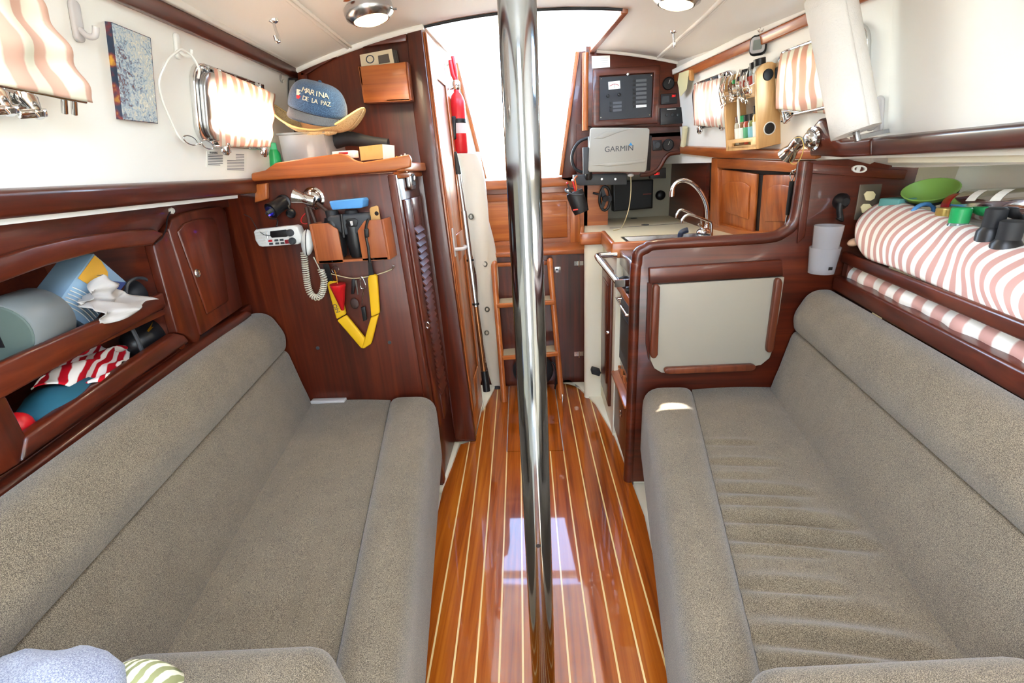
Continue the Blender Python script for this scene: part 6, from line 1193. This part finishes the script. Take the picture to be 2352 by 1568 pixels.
for k in range(n_):
    u = uF - .035 - (uF - uN - .07) * k / (n_ - 1); spice(u, vb + .017, .045, [.105, .105, .105, .105, .13, .11][k], .0175, spc[k], [STEEL, GREEN, BLACK, BLACK, BLACK, GREEN][k], '%s on the lower tier of the bamboo rack' % lowl[k], 'jars on the lower tier', labcs[k])
topl = ['farthest', 'second', 'third', 'fourth', 'fifth', 'sixth and nearest']
for k in range(6):
    u = uF - .035 - (uF - uN - .07) * k / 5; spice(u, vm + .005, .05, [.065, .07, .088, .075, .10, .105][k], [.017, .017, .019, .018, .02, .024][k], spc[(k * 3 + 1) % 8], [GREEN, BLACK, BLACK, BLACK, BLACK, BLACK][k], '%s jar on the upper tier, black or green lidded' % topl[k], 'jars on the upper tier', ['E6E4DA', 'E6E4DA', 'A8452E', 'D8D6CC', 'B23A2A', 'D9DDD8'][k])
g = T('hanging_cutlery', 'tangle of wire whisk and small steel utensils hung on the spice rack front', 'utensils'); O('line', B().tube([FR.P(uN - .003, vt - .04, D_ * .5), FR.P(uN + .02, vt - .06, D_ + .01), FR.P(uF - .01, vt - .075, D_ + .01)], .0015, 5), STEEL, g)
rnd = random.Random(11)
for k in range(18):
    u = uF - .01 - (uF - uN - .04) * k / 17; v = vm + .075 + rnd.uniform(-.006, .01); dx = rnd.uniform(-.02, .02); ln = rnd.uniform(.04, .085)
    ut = O('utensil', B().tube(spline([FR.P(u, v + .01, D_ + .008), FR.P(u + dx * .3, v - ln * .4, D_ + .016 + rnd.random() * .01), FR.P(u + dx, v - ln, D_ + .012)], 4), .0018, 5), CHROME, g, smooth=True); O('utensil_ring', B().tube([FR.P(u + dx + .008 * math.cos(t), v - ln - .006 + .008 * math.sin(t), D_ + .012) for t in [i * .7854 for i in range(8)]], .0016, 5, True), CHROME, ut, smooth=True)
tag(O('hanging_spoon', B().tube([FR.P((uN + uF) / 2 - .02, vm + .0, D_ + .015), FR.P((uN + uF) / 2 - .02, vm - .05, D_ + .015), FR.P((uN + uF) / 2 - .02, vm - .09, D_ + .015)], [.004, .006, .003], 8), WHITE, smooth=True), 'white plastic spoon hanging below the utensils on the spice rack', 'spoon')
g = T('digital_clock', 'small silver and black digital clock above the spice rack', 'clock'); CK = Fr(FR.W(1742, 104, .018), (.86, -.5, 0), (-.1, 0, 1), (-.5, -.86, 0)); uu = vv_ = 0; O('case', fpu(CK, rr(uu, vv_, .056, .066, .018, 4), -.012, .014), BLACK, g, bev=.006); O('bezel', fpu(CK, rr(uu, vv_, .048, .052, .012, 4), .014, .018), WGREY, g, bev=.002); O('screen', fpu(CK, rr(uu, vv_, .03, .032, .004, 3), .018, .0195), mat('lcd', '7E857E', .3), g)
pt = T('paper_towel', 'white paper towel roll tilted on its wall holder', 'paper towel'); PTM = mat('towel_paper', 'EAE6DF', .95, spec=.1); bump(PTM, noise(PTM, coords(PTM, (1, 1, 1)), 130, 2, .5, 1), .25, .004)
ta, tb2 = FR.W(1908, 0, .105), FR.W(1966, 303, .095); tx = (tb2 - ta).normalized(); ta = ta - tx * .02; R2 = .056
prof = []; b = B(); n_ = 40; ring0 = []
for k in range(n_ + 1):
    a = 2 * math.pi * k / n_; r = R2 * (1 + .0); ring0.append((math.cos(a) * r, math.sin(a) * r))
xa = tx.cross(V((0, -1, 0))).normalized(); ya = tx.cross(xa)
fl_ = [(math.cos(a) * R2, math.sin(a) * R2) for a in [i * 2 * math.pi / 40 for i in range(41)]]
O('roll', B().lathe(ta, tx, [(.018, 0), (R2, .0), (R2, (tb2 - ta).length), (.018, (tb2 - ta).length), (.018, .0)], 40), PTM, pt, smooth=40)
va = -V((ta.x - EYE.x, ta.y - EYE.y, 0)).normalized(); va = (va - tx * va.dot(tx)).normalized(); vb2 = tx.cross(va)
def sheet(u, v):
    a = -.45 + 2.4 * u; r = R2 + .0012 + .0035 * max(0, 1 - u * 6); return ta + tx * ((tb2 - ta).length * v + .001) + (va * math.cos(a) + vb2 * math.sin(a)) * r
O('loose_sheet', B().grid(20, 6, sheet), PTM, pt, smooth=True, solid=.0008)
O('holder_rod', B().tube([ta - tx * .03, tb2 + tx * .025], .008, 8), STEEL, pt, smooth=True); O('holder_foot', B().prism([tb2 + tx * .012 + FR.w * .0, tb2 + tx * .012 + FR.u * .025, tb2 + tx * .022 + FR.u * .025, tb2 + tx * .022], -FR.w * .09), STEEL, pt); O('top_arm', B().tube([ta - tx * .012, ta - tx * .02 - FR.w * .09], .012, 10), WHITE, pt, smooth=True); O('core', B().lathe(ta - tx * .025, tx, [(.022, 0), (.022, .03)], 18), WHITE, pt, smooth=40)
reading('chrome reading lamp with wound cord at the rail end by the paper towel', FR.W(1870, 318, .03), FR.w, FR.W(1838, 322, .085), FR.W(1806, 358, .10), .026)
g = T('lamp_cord', 'thin golden cord looped round the right reading lamp', 'cord'); O('cord', B().tube(spline([FR.W(x, y, .10) for x, y in ((1820, 322), (1811, 345), (1815, 372), (1828, 376), (1840, 360), (1846, 335), (1838, 316))], 5, True), .0014, 5, True), mat('gold_cord', 'B89A4A', .5), g)
# white cockpit coaming and sea hood at the companionway, with an added sun blocker
st(O('trim_40', B().box((-.44, 2.9, 1.05), (.27, 3.9, 1.10)), CREAM)); HOOD = film('hood_fibreglass', 'F6F1E6', 0.0); st(O('ceiling_sea_hood', B().loft([[(x, y, 1.955 - .08 * x * x + (y - 2.0) * .02) for x in (-.46, -.3, -.15, 0, .15, .3, .42)] + [(x, y, 1.97 - .08 * x * x + (y - 2.0) * .02) for x in (.42, .3, .15, 0, -.15, -.3, -.46)] for y in (1.95, 2.3, 2.62, 2.93)]), HOOD))
st(O('wall_sun_block', B().box((-.80, 1.7, 1.70), (-.78, 4.1, 2.85)), CREAM))  # unseen panel added to keep direct sun out of the companionway
settle()
